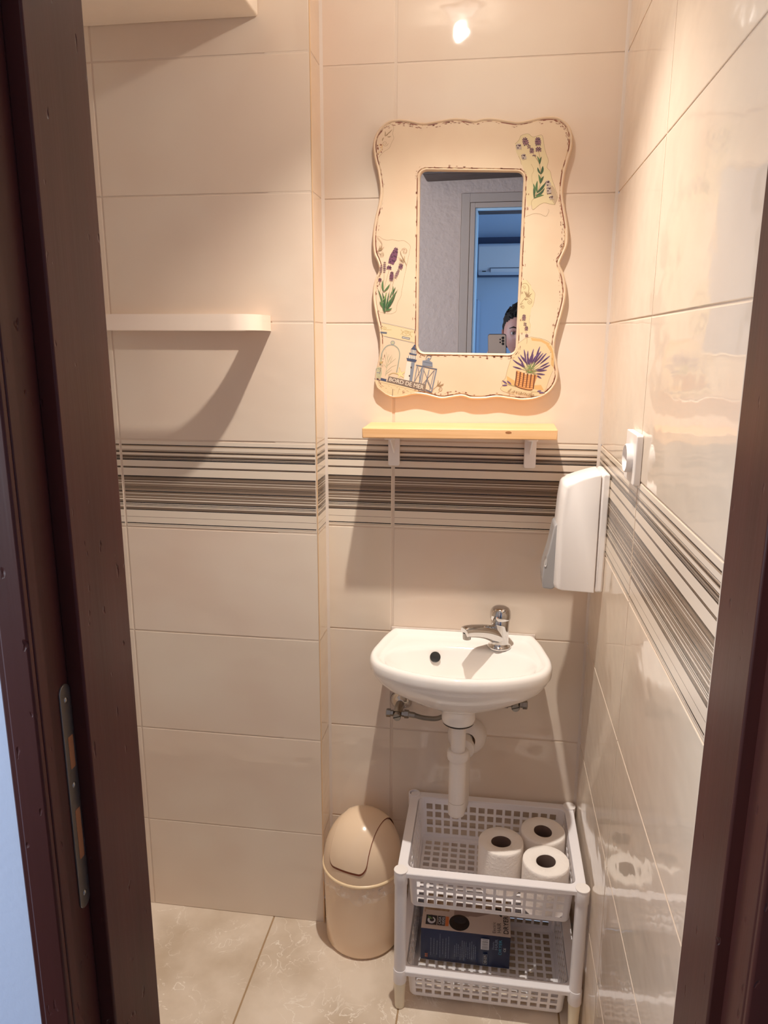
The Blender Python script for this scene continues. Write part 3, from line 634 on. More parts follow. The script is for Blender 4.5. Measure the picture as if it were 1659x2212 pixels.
tips = [(435, 1075), (540, 1015), (665, 875), (590, 980), (740, 900), (855, 865), (980, 815), (1005, 910), (1045, 945), (1110, 950), (1180, 1000), (1160, 1135), (1185, 1185), (440, 1215), (530, 1130), (600, 1140), (720, 970), (850, 970), (930, 970), (960, 940), (1050, 1040), (720, 1060), (900, 1000), (1120, 1285), (1080, 1375), (1010, 1450), (1060, 1255), (650, 1030), (800, 1000)]
for t in tips:
    b = (775+rl.uniform(-60, 60), 1330+rl.uniform(-15, 15)); f = .52
    mid = (t[0]+(b[0]-t[0])*f, t[1]+(b[1]-t[1])*f)
    p.stroke([mid, b], 8, 'p_leafg' if rl.random() > .4 else 'p_leaf', 1)
    p.leafy(t, mid, 34, 'p_lav2'); e = (t[0]+(b[0]-t[0])*.12, t[1]+(b[1]-t[1])*.12); p.leafy(e, (mid[0]+6, mid[1]), 16, 'p_lavd')
p.poly([(515, 1290), (600, 1320), (700, 1370), (935, 1385), (830, 1670), (760, 1680), (600, 1640), (475, 1580)], 'p_wick')
for k in range(6):
    x = 520+k*72; p.stroke([(x, 1310+k*14), (x-14, 1450+k*8), (x-34-(k < 2)*4, 1590+k*14)], 30, 'p_wickd', 3, 22)
for k in range(7): p.stroke([(505-k*5, 1340+k*38), (700-k*8, 1400+k*38), (925-k*15, 1408+k*38)], 6, 'p_wickd', 3)
p.stroke([(480, 1590), (600, 1645), (760, 1680), (830, 1672)], 18, 'p_wickd'); p.stroke([(700, 1340), (720, 1300), (790, 1280), (840, 1310), (855, 1370)], 12, 'p_stem')
for a, b in (((235, 1495), (330, 1560)), ((325, 1500), (410, 1570)), ((230, 1590), (335, 1585)), ((925, 1710), (1010, 1695)), ((960, 1735), (1075, 1735))): p.leafy(a, b, 30, 'p_lav2')
p.stroke([(340, 1570), (500, 1615)], 7, 'p_leaf', 1); p.stroke([(790, 1715), (940, 1720)], 6, 'p_leafg', 1)
p.flower((655, 180), (650, 310), 100, n=1) if False else None
lavp = p.build('lavender_basket_print', 'wicker basket of lavender print at the bottom right')
mb = MB(); fz = lambda x, y: at(1060+x/9.217, 660+y/9.217, ft)
text_mesh(mb, 'Lavande', quadmap([(330, 1715), (850, 1822), (880, 1745), (350, 1645)], fz), 0, shear=.5)
mb.build('lettering', 'p_line', lavp, smooth=False, fixn=False)['label'] = 'thin brown slanted lettering Lavande'

# ------------------------------------------------------------------ shelf
sh = thing('wall_shelf', 'narrow pine shelf on two white brackets under the mirror', 'shelf', (-.297, -.06, 1.2))
mb = MB(); mb.add([(-.4935, -.12, 1.2148), (-.1010, -.12, 1.2192), (-.0985, -.0015, 1.2192), (-.4950, -.0015, 1.2148), (-.4935, -.12, 1.2356), (-.1010, -.12, 1.2400), (-.0985, -.0015, 1.2400), (-.4950, -.0015, 1.2356)],
                  [(0, 1, 2, 3), (4, 5, 6, 7), (0, 1, 5, 4), (1, 2, 6, 5), (2, 3, 7, 6), (3, 0, 4, 7)])
bd = mb.build('board', 'pine', sh, bevel=.0022)
mb = MB(); mb.lathe([(0, -.1203), (.0042, -.1202)], (-.197, 0, 1.2325), 'Y', 14, scale=(1.5, .6)); mb.build('knot', 'knot', bd)
for x0, z0, zt in ((-.4540, 1.1417, 1.2150), (-.1592, 1.1440, 1.2183)):
    mb = MB(); mb.prism(rrect(x0, x0+.0250, z0, zt, .004), 'Y', -.0115, -.001)
    mb.prism(rrect(x0+.002, x0+.023, -.092, -.002, .004), 'Z', zt-.0062, zt-.0004)
    mb.prism([(-.011, zt-.006), (-.080, zt-.006), (-.011, zt-.045)], 'X', x0+.0105, x0+.0145)
    mb.build('bracket', 'white_plastic', sh, bevel=.0012)

# ------------------------------------------------------------------ towel rail
mb = MB(); Xe = -.690; y0 = -PD-.0005
def arc(cx, cy, rx, ry, a0, a1, n=10): return [(cx+rx*math.cos(a0+(a1-a0)*i/n), cy+ry*math.sin(a0+(a1-a0)*i/n)) for i in range(n+1)]
Xw = -1.20
outer = [(Xe, y0), (Xe, y0-.058)]+arc(Xe-.055, y0-.058, .055, .047, 0, -PI/2, 12)[1:]+arc(Xw+.055, y0-.058, .055, .047, -PI/2, -PI, 12)+[(Xw, y0)]
inner = [(Xe-.035, y0-.027)]+arc(Xe-.045, y0-.027, .010, .010, 0, PI/2, 6)[1:]
inner = arc(Xe-.042, y0-.026, .009, .009, 0, PI/2, 6)+arc(Xw+.042, y0-.026, .009, .009, PI/2, PI, 6)+arc(Xw+.085, y0-.040, .052, .047, PI, 1.5*PI, 12)+arc(Xe-.085, y0-.040, .052, .047, -PI/2, 0, 12)
V2 = [Vector((*p, 0)) for p in outer]; W2 = [Vector((*p, 0)) for p in inner]
tri = tessellate_polygon([V2, W2]); al = V2+W2
for z in (1.4290, 1.4596): mb.add([(p.x, p.y, z) for p in al], tri)
for ring in (outer, inner):
    n = len(ring); mb.add([(a, b, 1.4290) for a, b in ring]+[(a, b, 1.4596) for a, b in ring], [(i, (i+1) % n, n+(i+1) % n, n+i) for i in range(n)])
bm_o = mb.build('towel_rail', 'rail_plastic', bevel=.0025)
tag(bm_o, 'white plastic towel rail with rounded corner on the left tiled wall', 'towel rail')

# ------------------------------------------------------------------ soap dispenser
ds = thing('soap_dispenser', 'white wall soap dispenser with grey push lever on the right wall', 'soap dispenser', (-.05, -.118, .921))
mb = MB(); mb.prism([(-.0002, .9225), (-.0150, .9215), (-.0162, 1.158), (-.010, 1.164), (-.0002, 1.160)], 'X' if False else 'Y', -.1655, -.070)
mb.build('back_plate', 'white_plastic', ds, bevel=.004)
mb = MB()
body = [(-.0168, .9210), (-.086, .9235), (-.0935, .9255), (-.0955, .933), (-.0948, 1.045), (-.0915, 1.105), (-.0885, 1.1340), (-.0855, 1.1400), (-.0770, 1.1440), (-.050, 1.1540), (-.030, 1.1605), (-.0178, 1.163)]
rings = []
for yy, ins in ((-.1655, .0), (-.1600, .0), (-.076, 0), (-.0705, 0)):
    rings.append([(x+(0), yy, z) for x, z in body])
def shrink(bd_, d):
    cx = sum(b[0] for b in bd_)/len(bd_); cz = sum(b[1] for b in bd_)/len(bd_)
    return [(b[0]+(d if b[0] < -.06 else 0), b[1]-(d*.4 if b[1] > 1.1 else 0)) for b in bd_]
for yy, d in ((-.1660, .014), (-.1645, .006), (-.152, 0), (-.084, 0), (-.0715, .006), (-.070, .014)):
    pass
rings = [[(x, yy, z) for x, z in shrink(body, d)] for yy, d in ((-.1662, .011), (-.1645, .006), (-.154, 0), (-.082, 0), (-.0715, .006), (-.070, .011))]
mb.loft(rings, 0, True, True); mb.build('cover', 'white_plastic', ds, bevel=.0025, angle=50)
mb = MB(); lv = [(-.0945, 1.056), (-.1000, 1.052), (-.1075, 1.005), (-.1165, .968), (-.1185, .945), (-.1165, .9205), (-.098, .9185), (-.0920, .9230)]
mb.prism(lv, 'Y', -.150, -.086)
le = mb.build('lever', 'lever', ds, bevel=.003); le['label'] = 'grey push lever'
mb = MB(); mb.lathe([(0, 0), (.006, .0004), (.009, -.001)], (-.1135, -.150, .978), 'Y', 18, scale=(.35, 1.3)); mb.build('finger_pad', 'lever_light', le)

# ------------------------------------------------------------------ wall socket
so = thing('wall_socket', 'white square wall socket on the right wall above the dispenser', 'wall socket', (-.005, -.399, 1.19))
mb = MB(); mb.prism(rrect(-.443, -.355, 1.1905, 1.2700, .004), 'X', -.0105, -.0003); mb.build('plate', 'white_plastic', so, bevel=.0015)
mb = MB(); mb.lathe([(.0228, -.010), (.0225, -.0185), (.0218, -.0200), (.0206, -.0200), (.0198, -.0185), (.0192, -.004), (0, -.004)], (0, -.404, 1.2290), 'X', 48)
mb.build('collar', 'white_plastic', so, angle=50)
for yy in (-.4135, -.3945): mb = MB(); mb.lathe([(0, -.0046), (.0024, -.0046)], (0, yy, 1.229), 'X', 14); mb.build('pin_hole', 'black', so)
for zz in (1.2098, 1.2442): mb = MB(); mb.box(-.0142, -.004, -.406, -.402, zz, zz+.004); mb.build('earth_clip', 'dull_chrome', so)

# ------------------------------------------------------------------ wash basin
CX = -.280
half = [(0, -.262), (.05, -.2575), (.10, -.2450), (.145, -.2235), (.175, -.1980), (.190, -.1650), (.1925, -.130), (.186, -.090), (.177, -.045), (.1640, -.002)]
outl = [(x, y) for x, y in half]
full = outl+[(.12, -.002), (.06, -.002), (0, -.002), (-.06, -.002), (-.12, -.002)]+[(-x, y) for x, y in outl[::-1][:-1]]
def resamp(P, n, hard=True):
    P = [Vector((*p, 0)) for p in P]; D = [0]
    Q = P+[P[0]]
    for i in range(len(P)): D.append(D[-1]+(Q[i+1]-Q[i]).length)
    out = []; k = 0
    for i in range(n):
        t = D[-1]*i/n
        while D[k+1] < t: k += 1
        out.append(Q[k].lerp(Q[k+1], (t-D[k])/(D[k+1]-D[k])))
    return out
N = 120
front = crom([(p[0], p[1], 0) for p in [(-x, y) for x, y in outl[::-1][:-1]]+outl], 6, False)
back = [Vector((.1640-.328*i/20, -.002, 0)) for i in range(1, 20)]
O = resamp([(p.x, p.y) for p in front+back], N)
def blend(c, sx, sy, t=1.): return [Vector((c[0]+(p.x-c[0])*sx, c[1]+(p.y-c[1])*sy, 0)) for p in O]
def inset(d, back_d): # inset of the outline, using separate distance at the wall side
    out = []
    for i in range(N):
        a, b = O[(i-1) % N], O[(i+1) % N]; t = (b-a).normalized(); q = Vector((-t.y, t.x, 0)); 
        w = 1 if O[i].y < -.01 else 0
        out.append(O[i]+q*d if w else Vector((O[i].x*(1-d/.17), O[i].y-back_d, 0)))
    return out
if area(O) < 0: O.reverse()
def smoothring(R, k=2):
    for _ in range(k): R = [(R[i-1]+R[i]*2+R[(i+1) % N])/4 for i in range(N)]
    return R
def bowl(cx, cy, rx, ry, e=2.35):   # superellipse with the same angular ordering as O
    out = []
    for p_ in O:
        a = math.atan2((p_.y-cy)/ry, (p_.x-cx)/rx); c, s = math.cos(a), math.sin(a)
        k = (abs(c)**e+abs(s)**e)**(-1/e); out.append(Vector((cx+rx*c*k, cy+ry*s*k, 0)))
    return out
R3 = lambda R, z: [(CX+p.x, p.y, z if not callable(z) else z(p)) for p in R]
circ = lambda r, cy=-.125, cx=0: bowl(cx, cy, r, r, 2)
mix = lambda A, B, t: [a.lerp(b, t) for a, b in zip(A, B)]
rings = [R3(circ(.0345), .600), R3(circ(.0362), .601), R3(circ(.0368), .607), R3(circ(.0378), .632), R3(mix(circ(.044), O, .03), .640), R3(mix(circ(.052), O, .22), .652), R3(mix(circ(.06), O, .48), .670),
         R3(mix(circ(.07), O, .74), .692), R3(mix(circ(.08), O, .87), .708), R3(mix(circ(.09), O, .94), .7205), R3(mix(circ(.09), O, .965), .7255), R3(inset(.0022, 0), .7282), R3(inset(.0004, 0), .7310), R3(O, .736), R3(inset(.0002, 0), .7465), R3(inset(.0022, 0.0), .7530), R3(inset(.0060, .001), .7568), R3(inset(.0105, .003), .7575),
         R3(smoothring(inset(.0165, .008)), .7555), R3(smoothring(inset(.0205, .013), 3), .7505), R3(smoothring(inset(.0235, .017), 4), .7480)]
IN = smoothring(inset(.0235, .017), 4); BO = bowl(0, -.151, .158, .0865, 2.3)
rings += [R3(mix(IN, BO, .5), .7472), R3(mix(IN, BO, .86), .7462), R3(BO, .7435), R3(mix(BO, bowl(0, -.152, .1, .055, 2.2), .12), .736), R3(mix(BO, bowl(0, -.152, .1, .055, 2.2), .35), .716), R3(mix(BO, bowl(0, -.152, .1, .055, 2.2), .75), .691), R3(bowl(0, -.151, .105, .060, 2.2), .6775),
          R3(bowl(0, -.150, .07, .042, 2), .6665), R3(bowl(0, -.148, .035, .027, 2), .6620), R3(circ(.021, -.148), .6600), R3(circ(.019, -.148), .652), R3(circ(.001, -.148), .652)]
ba = thing('wash_basin', 'small white ceramic wall basin with rounded front above the basket trolley', 'wash basin', (CX, -.13, .60))
mb = MB(); mb.loft(rings, 0, True, True); mb.build('bowl', 'ceramic', ba, angle=60, fixn=True)
mb = MB(); # overflow hole on the back slope of the bowl
pc = at(940, 1422, -.0845)
mb.lathe([(0, 0), (.0098, -.0002), (.0112, -.0008), (.0120, .0004)], (0, 0, 0), 'Y', 28)
o = mb.build('overflow_hole', 'black', ba); o.rotation_euler = (math.radians(-22), 0, 0)
o.location = Vector((pc.x, -.0880, .7265))-world_loc(ba)+Vector((0, 0, -.0112))
mb = MB(); mb.lathe([(0, .6608), (.016, .6612), (.020, .6606), (.021, .659)], (CX, -.148, 0), 'Z', 32); mb.build('drain', 'chrome', ba)
mb = MB(); mb.lathe([(.0345, .601), (.0345, .5965), (.0300, .5960), (.030, .601)], (CX, -.125, 0), 'Z', 40); mb.build('gasket', 'dark_hole', ba)
mb = MB(); mb.box(CX-.165, CX+.165, -.004, -.0005, .745, .7605); mb.build('silicone_seam', 'silicone', ba, bevel=.0012)
# ------------------------------------------------------------------ tap
tp = thing('basin_tap', 'chrome single lever mixer tap on the back right of the basin', 'tap', (-.1965, -.052, .746))
TX, TY = -.1965, -.052
mb = MB(); mb.lathe([(0, .7470), (.0255, .7470), (.0262, .7490), (.0255, .7515), (.0228, .7530), (.0208, .7545), (.0200, .760), (.0198, .780), (.0202, .800), (.0206, .8120), (.0196, .8138), (0, .8138)], (TX, TY, 0), 'Z', 48)
D = Vector((-.80, -.60, 0)).normalized(); c = Vector((TX, TY, 0))
sp_pts = [c+Vector((0, 0, .7700)), c+D*.018+Vector((0, 0, .7810)), c+D*.036+Vector((0, 0, .7890)), c+D*.056+Vector((0, 0, .7945)), c+D*.076+Vector((0, 0, .7985)), c+D*.090+Vector((0, 0, .8000)), c+D*.0965+Vector((0, 0, .7990))]
sp_pts = crom(sp_pts, 5, False); L = len(sp_pts)
def rr(i):
    t = i/(L-1); return .0200*(1-t)**2+.0132*(1-(1-t)**2) if t < .93 else .0132*math.sqrt(max(.02, 1-((t-.93)/.07)**2*.75))
mb.tube(sp_pts, [rr(i) for i in range(L)], 24)
mb.build('spout_body', 'chrome', tp, angle=50)
e = c+D*.0885
mb = MB(); mb.lathe([(0, .7820), (.0075, .7820), (.0088, .7825), (.0092, .7880), (.0092, .797)], (e.x, e.y, 0), 'Z', 28); mb.build('aerator', 'dull_chrome', tp)
mb = MB(); mb.lathe([(0, .8130), (.0212, .8130), (.0228, .8150), (.0232, .8200), (.0229, .8265), (.0215, .8330), (.0185, .8378), (.0135, .8410), (.0065, .8425), (0, .8428)], (TX, TY, 0), 'Z', 48)
hd = mb.build('lever_head', 'chrome', tp, angle=60)
d2 = Vector((-.15, -1, 0)).normalized()
for sgn, mm in ((-1, 'ink_orange'), (1, 'ink_blue')):
    if mm not in M: M[mm] = mat('blue_mark', (20, 26, 60), .3)
    q = d2.cross(Vector((0, 0, 1)))*sgn*-.0022
    pp = c+d2*.0222+q*1.0
    mb = MB(); mb.lathe([(0, -.0008), (.0022, -.0004), (.0024, .001)], (pp.x, pp.y, .8225), 'Y', 14); mb.build('temperature_mark', mm, hd)

# ------------------------------------------------------------------ drain pipe and bottle trap
tr = thing('bottle_trap', 'white plastic waste pipe with bottle trap under the basin', 'drain pipe', (-.278, -.12, .366))
mb = MB(); mb.lathe([(.0160, .5975), (.0160, .505)], (-.2785, -.125, 0), 'Z', 32); mb.build('waste_pipe', 'pvc', tr)
mb = MB(); mb.lathe([(.0165, .5285), (.0205, .5285), (.0235, .5255), (.0240, .5200), (.0240, .5120), (.0228, .5075), (.0195, .5055)], (-.2785, -.125, 0), 'Z', 40); mb.build('collar_nut', 'pvc', tr)
def stad(r1, r2, z, g=0):
    A = Vector((-.2785, -.125, z)); B = Vector((-.2735, -.093, z)); out = []
    for i in range(24): a = PI+.15+PI*i/23; out.append(A+Vector((math.cos(a), math.sin(a), 0))*r1)
    for i in range(24): a = .15+PI*i/23; out.append(B+Vector((math.cos(a), math.sin(a), 0))*r2)
    return out
mb = MB(); mb.loft([stad(.0180, .019, .5060), stad(.0185, .0195, .500), stad(.0190, .0215, .495), stad(.0190, .0215, .402)], 0, True, True); mb.build('trap_body', 'pvc', tr, angle=50)
mb = MB(); mb.loft([stad(.0188, .0213, .4035), stad(.0188, .0213, .4005)], 0, True, True); mb.build('seam', 'pvc_seam', tr)
mb = MB(); mb.loft([stad(.0192, .0217, .4012), stad(.0192, .0217, .376), stad(.0182, .0207, .369), stad(.0140, .0165, .3655)], 0, True, True); mb.build('trap_cup', 'pvc', tr, angle=50)
mb = MB(); mb.lathe([(0, -.075), (.0200, -.075), (.0245, -.072), (.0250, -.056), (.0235, -.052), (.0200, -.051), (.0195, -.004)], (-.268, 0, .4980), 'Y', 40); mb.build('outlet_pipe', 'pvc', tr, angle=50)
mb = MB(); mb.lathe([(.0200, -.033), (.0290, -.031), (.0390, -.0250), (.0445, -.0150), (.0460, -.0005)], (-.262, 0, .4980), 'Y', 48); mb.build('wall_flange', 'pvc', tr, angle=60)

# ------------------------------------------------------------------ stop valves and hoses
def valve(name, label, x, zw, z, full=True):
    t = thing(name, label, 'valve', (x, -.03, z-.01), 'stop valves under the basin')
    if full:
        mb = MB(); mb.lathe([(0, -.021), (.0095, -.021), (.0105, -.0195), (.0150, -.0170), (.0225, -.0100), (.0258, -.0020), (.0262, -.0005)], (x+.003, 0, zw), 'Y', 40); mb.build('wall_rosette', 'chrome', t, angle=60)
        mb = MB(); mb.tube([(x+.003, -.012, zw), (x+.001, -.035, (zw+z)/2+.002), (x, -.050, z)], [.0100, .0105, .0105], 24)
    else:
        mb = MB(); mb.tube([(x+.001, -.002, z+.008), (x, -.03, z+.004), (x, -.050, z)], [.0100, .0105, .0105], 24)
    mb.build('valve_body', 'dull_chrome', t, angle=50)
    mb = MB(); mb.lathe([(0, -.0642), (.0082, -.0640), (.0094, -.0625), (.0096, -.050)], (x, 0, z-.002), 'Y', 28); sc = mb.build('screw_cap', 'dull_chrome', t, angle=50)
    mb = MB(); mb.add([(x-.0085, -.0646, z-.0052), (x+.0085, -.0646, z+.0002), (x+.0080, -.0646, z+.0022), (x-.0090, -.0646, z-.0032)], [(0, 1, 2, 3)]); mb.build('slot', 'black', sc)
    for s in (-1, 1):
        mb = MB(); mb.lathe([(0, x+s*.010), (.0072, x+s*.010), (.0072, x+s*.016), (.0098, x+s*.0162), (.0098, x+s*.0255), (.0085, x+s*.0268), (0, x+s*.0268)], (0, -.050, z+.001), 'X', 6 if True else 24)
        mb.build('hex_nut', 'dull_chrome', t, smooth=False)
    return t
vl = valve('stop_valve', 'chrome angle stop valve with round wall rosette under the basin left side', -.4235, .5745, .5640)
vr = valve('stop_valve', 'chrome angle stop valve under the basin right side', -.1545, .618, .6080)
mb = MB(); mb.tube([(-.397, -.050, .565), (-.383, -.0505, .5635)], .0068, 18, 1); mb.tube(crom([(-.384, -.0505, .5635), (-.36, -.056, .5615), (-.33, -.064, .567), (-.308, -.072, .585), (-.290, -.074, .605), (-.270, -.070, .640)], 6, False), .0055, 16)
tag(mb.build('braided_hose', ['hose', 'dull_chrome'], angle=60), 'grey braided hose from the left stop valve to behind the drain', 'hose')
mb = MB(); mb.tube([(-.181, -.050, .609), (-.196, -.0505, .6095)], .0068, 18, 1); mb.tube(crom([(-.195, -.0505, .6095), (-.225, -.054, .610), (-.240, -.056, .618), (-.246, -.058, .650)], 6, False), .0052, 16)
tag(mb.build('braided_hose', ['hose', 'dull_chrome'], angle=60), 'grey braided hose from the right stop valve up behind the basin', 'hose')

# ------------------------------------------------------------------ swing bin
BX, BY = -.4970, -.1000
bn = thing('swing_bin', 'beige plastic swing-lid bin in the recess beside the trolley', 'bin', (BX, BY, 0))
mb = MB(); mb.lathe([(0, .001), (.078, .001), (.085, .003), (.0885, .010), (.0900, .05), (.0920, .13), (.0930, .200), (.0915, .200)], (BX, BY, 0), 'Z', 72); mb.build('bin_body', 'bin', bn, angle=50)
mb = MB(); mb.lathe([(.0900, .1990), (.0950, .1995), (.0968, .2025), (.0964, .2055), (.0940, .2075), (.0900, .2075)], (BX, BY, 0), 'Z', 72); mb.build('lid_rim', 'bin_edge', bn, angle=60)
RB, HB, ZB = .0935, .1250, .2060
def dome(th, ph): # ph elevation
    e = 2.12; c = math.cos(ph); s = math.sin(ph)
    return c**(2/e) if c > 0 else 0, s**(2/e)
prof = []
for i in range(25):
    ph = PI/2*i/24; a, b = dome(0, ph); prof.append((max(0., RB*a), ZB+HB*b))
mb = MB(); mb.lathe(prof, (BX, BY, 0), 'Z', 72); mb.build('lid_dome', 'bin', bn, angle=80)
# flap: band of the dome running from the back over the top to the front, turned a little to the camera's left
ang = math.radians(-17); ca, sa = math.cos(ang), math.sin(ang)
def dpt(xl, t, off):
    e = 2.12; k = max(0., 1-(abs(xl)/RB)**e)**(1/e)
    c, s = math.cos(t), math.sin(t)
    yl = -RB*k*(abs(c)**(2/e))*(1 if c > 0 else -1); zl = HB*k*abs(s)**(2/e)
    P = Vector((xl, yl, zl)); n = Vector((xl/RB**2, yl/RB**2, zl/HB**2)).normalized()
    P = P+n*off
    return (BX+P.x*ca-P.y*sa, BY+P.x*sa+P.y*ca, ZB+P.z)
def flap(mb, w, t0, t1, off, r, mi=0):
    nx, nt = 28, 40; vs = []
    for j in range(nt+1):
        for i in range(nx+1):
            u = -1+2*i/nx; t = t0+(t1-t0)*(j/nt)**2
            # rounded front corners
            dd = (t-t0)/r; ww = w*(1 if dd >= 1 else (1-r*.9*(1-math.sqrt(max(0, 1-(1-dd)**2)))/1.0*1.6))
            vs.append(dpt(u*ww, t, off))
    mb.add(vs, [(j*(nx+1)+i, j*(nx+1)+i+1, (j+1)*(nx+1)+i+1, (j+1)*(nx+1)+i) for j in range(nt) for i in range(nx)], mi)
mb = MB(); flap(mb, .0482, math.radians(12), math.radians(158), .0006, .24); mb.build('flap_gap', 'bin_gap', bn, angle=80, fixn=False)
mb = MB(); flap(mb, .0465, math.radians(14.5), math.radians(156), .0018, .23); mb.build('flap', 'bin', bn, angle=80, fixn=False)
mb = MB(); rows_ = 10; nn = 150; vs = []; rb_ = random.Random(2)
ph1, ph2 = rb_.random()*6, rb_.random()*6
for j in range(rows_+1):
    for i in range(nn):
        a = 2*PI*i/nn; lo = .178-.014*math.cos(a+1.0)+.006*math.sin(5*a+ph1)+.004*math.sin(13*a+ph2)
        z = .2000+(lo-.2000)*j/rows_; r = .0945+.0028*(j/rows_)+.0012*math.sin(17*a+j*.9)*(j/rows_)+.0008*math.sin(31*a-j)
        vs.append((BX+r*math.cos(a), min(BY+r*math.sin(a), -.0015), z))
mb.add(vs, [(j*nn+i, j*nn+(i+1) % nn, (j+1)*nn+(i+1) % nn, (j+1)*nn+i) for j in range(rows_) for i in range(nn)])
mb.build('bin_liner', 'film', bn, angle=80)['label'] = 'clear crinkled bag edge under the lid'

# ------------------------------------------------------------------ basket trolley
tl = thing('basket_trolley', 'white plastic two-tier basket trolley under the basin by the right wall', 'trolley', (-.2, -.155, 0))
PX0, PX1, PY0, PY1 = -.384, -.0168, -.2915, -.0185
def basket(zr, name, H):
    mb = MB(); T = .0016; ti = .0075
    X0, X1, Y0, Y1 = PX0+.0120, PX1-.0120, PY0+.0120, PY1-.0120
    def cornerpt(s, z, off): pass
    # wall panels (front, back, left, right): u across, z down
    def panel(fn, wid, ht, nu, nv, mu, mv, bu, bv, nrm_):
        us = [0, mu]; pu = (wid-2*mu+bu)/nu
        for i in range(nu): us += [mu+i*pu+pu-bu, mu+(i+1)*pu] if i < nu-1 else [mu+i*pu+pu-bu]
        us.append(wid); vs_ = [0, mv[0]]; pv = (ht-mv[0]-mv[1]+bv)/nv
        for i in range(nv): vs_ += [mv[0]+i*pv+pv-bv, mv[0]+(i+1)*pv] if i < nv-1 else [mv[0]+i*pv+pv-bv]
        vs_.append(ht); U, V = len(us), len(vs_); pts = []
        for d in (0, T):
            for v in vs_:
                for u in us: pts.append(Vector(fn(u, v))+Vector(nrm_)*d)
        hole = lambda i, j: i % 2 == 1 and j % 2 == 1 and 0 < i < U-2 and 0 < j < V-2
        fs = []; I = lambda i, j, k: k*U*V+j*U+i
        for j in range(V-1):
            for i in range(U-1):
                if hole(i, j):
                    fs += [(I(i, j, 0), I(i+1, j, 0), I(i+1, j, 1), I(i, j, 1)), (I(i+1, j, 0), I(i+1, j+1, 0), I(i+1, j+1, 1), I(i+1, j, 1)), (I(i+1, j+1, 0), I(i, j+1, 0), I(i, j+1, 1), I(i+1, j+1, 1)), (I(i, j+1, 0), I(i, j, 0), I(i, j, 1), I(i, j+1, 1))]
                else: fs += [(I(i, j, 0), I(i+1, j, 0), I(i+1, j+1, 0), I(i, j+1, 0)), (I(i, j, 1), I(i+1, j, 1), I(i+1, j+1, 1), I(i, j+1, 1))]
        mb.add(pts, fs)
    rc_ = .014; W = X1-X0; Dp = Y1-Y0; f = lambda v: ti*v/H
    Hs = H-.008
    lerp = lambda a, b, t: a+(b-a)*t
    def pf(u, v): t = f(v); return (lerp(X0+rc_+t*.6, X1-rc_-t*.6, u/(W-2*rc_)), Y0+t, zr-v)
    def pb(u, v): t = f(v); return (lerp(X0+rc_+t*.6, X1-rc_-t*.6, u/(W-2*rc_)), Y1-t, zr-v)
    def pl(u, v): t = f(v); return (X0+t, lerp(Y0+rc_+t*.6, Y1-rc_-t*.6, u/(Dp-2*rc_)), zr-v)
    def pr_(u, v): t = f(v); return (X1-t, lerp(Y0+rc_+t*.6, Y1-rc_-t*.6, u/(Dp-2*rc_)), zr-v)
    panel(pf, W-2*rc_, Hs, 15, 4, .004, (.013, .006), .0062, .0058, (0, 1, 0)); panel(pb, W-2*rc_, Hs, 15, 4, .004, (.013, .006), .0062, .0058, (0, -1, 0))
    panel(pl, Dp-2*rc_, Hs, 11, 4, .004, (.013, .006), .0058, .0058, (1, 0, 0)); panel(pr_, Dp-2*rc_, Hs, 11, 4, .004, (.013, .006), .0058, .0058, (-1, 0, 0))
    # rounded corners of the walls
    for (cx, cy, a0) in ((X0, Y0, PI), (X1, Y0, 1.5*PI), (X1, Y1, 0), (X0, Y1, PI/2)):
        rows2 = []
        for v in (0, Hs):
            t = f(v); sx = 1 if cx == X0 else -1; sy = 1 if cy == Y0 else -1
            ox = cx+sx*(rc_+t*.6); oy = cy+sy*(rc_+t*.6); rx = rc_+t*.6-t; 
            rows2.append([(ox+rx*math.cos(a0+PI/2*i/8), oy+rx*math.sin(a0+PI/2*i/8), zr-v) for i in range(9)])
        inn = [[(x_+(.0016 if cx == X0 else -.0016)*.7, y_+(.0016 if cy == Y0 else -.0016)*.7, z_) for x_, y_, z_ in r] for r in rows2]
        for rr_ in (rows2, inn): mb.add(rr_[0]+rr_[1], [(i, i+1, 10+i, 9+i) for i in range(8)])
    # floor with rounded edge up to the walls
    tb = f(Hs); x0, x1, y0_, y1_ = X0+tb, X1-tb, Y0+tb, Y1-tb
    rim0 = rrect(x0, x1, y0_, y1_, .012, 8); r1 = rrect(x0+.0015, x1-.0015, y0_+.0015, y1_-.0015, .012, 8); r2 = rrect(x0+.008, x1-.008, y0_+.008, y1_-.008, .010, 8)
    mb.loft([[(a, b, zr-Hs) for a, b in rim0], [(a, b, zr-Hs-.004) for a, b in r1], [(a, b, zr-H) for a, b in r2]])
    panel(lambda u, v: (x0+.008+u, y0_+.008+v, zr-H), x1-x0-.016, y1_-y0_-.016, 15, 11, .006, (.006, .006), .0062, .0058, (0, 0, 1))
    # rim: flat band with skirt, posts' sockets at the corners
    ro = rrect(PX0-.0085, PX1+.0085, PY0-.0085, PY1+.0085, .008, 6); ri = rrect(X0, X1, Y0, Y1, .016, 6)
    mb.loft([[(a, b, zr) for a, b in ri], [(a, b, zr+.0016) for a, b in rrect(X0-.001, X1+.001, Y0-.001, Y1+.001, .016, 6)], [(a, b, zr+.0016) for a, b in rrect(PX0-.0075, PX1+.0075, PY0-.0075, PY1+.0075, .008, 6)], [(a, b, zr) for a, b in ro], [(a, b, zr-.0085) for a, b in ro], [(a, b, zr-.0085) for a, b in rrect(PX0-.0068, PX1+.0068, PY0-.0068, PY1+.0068, .008, 6)], [(a, b, zr-.0005) for a, b in rrect(PX0-.0068, PX1+.0068, PY0-.0068, PY1+.0068, .008, 6)], [(a, b, zr-.0005) for a, b in ri]])
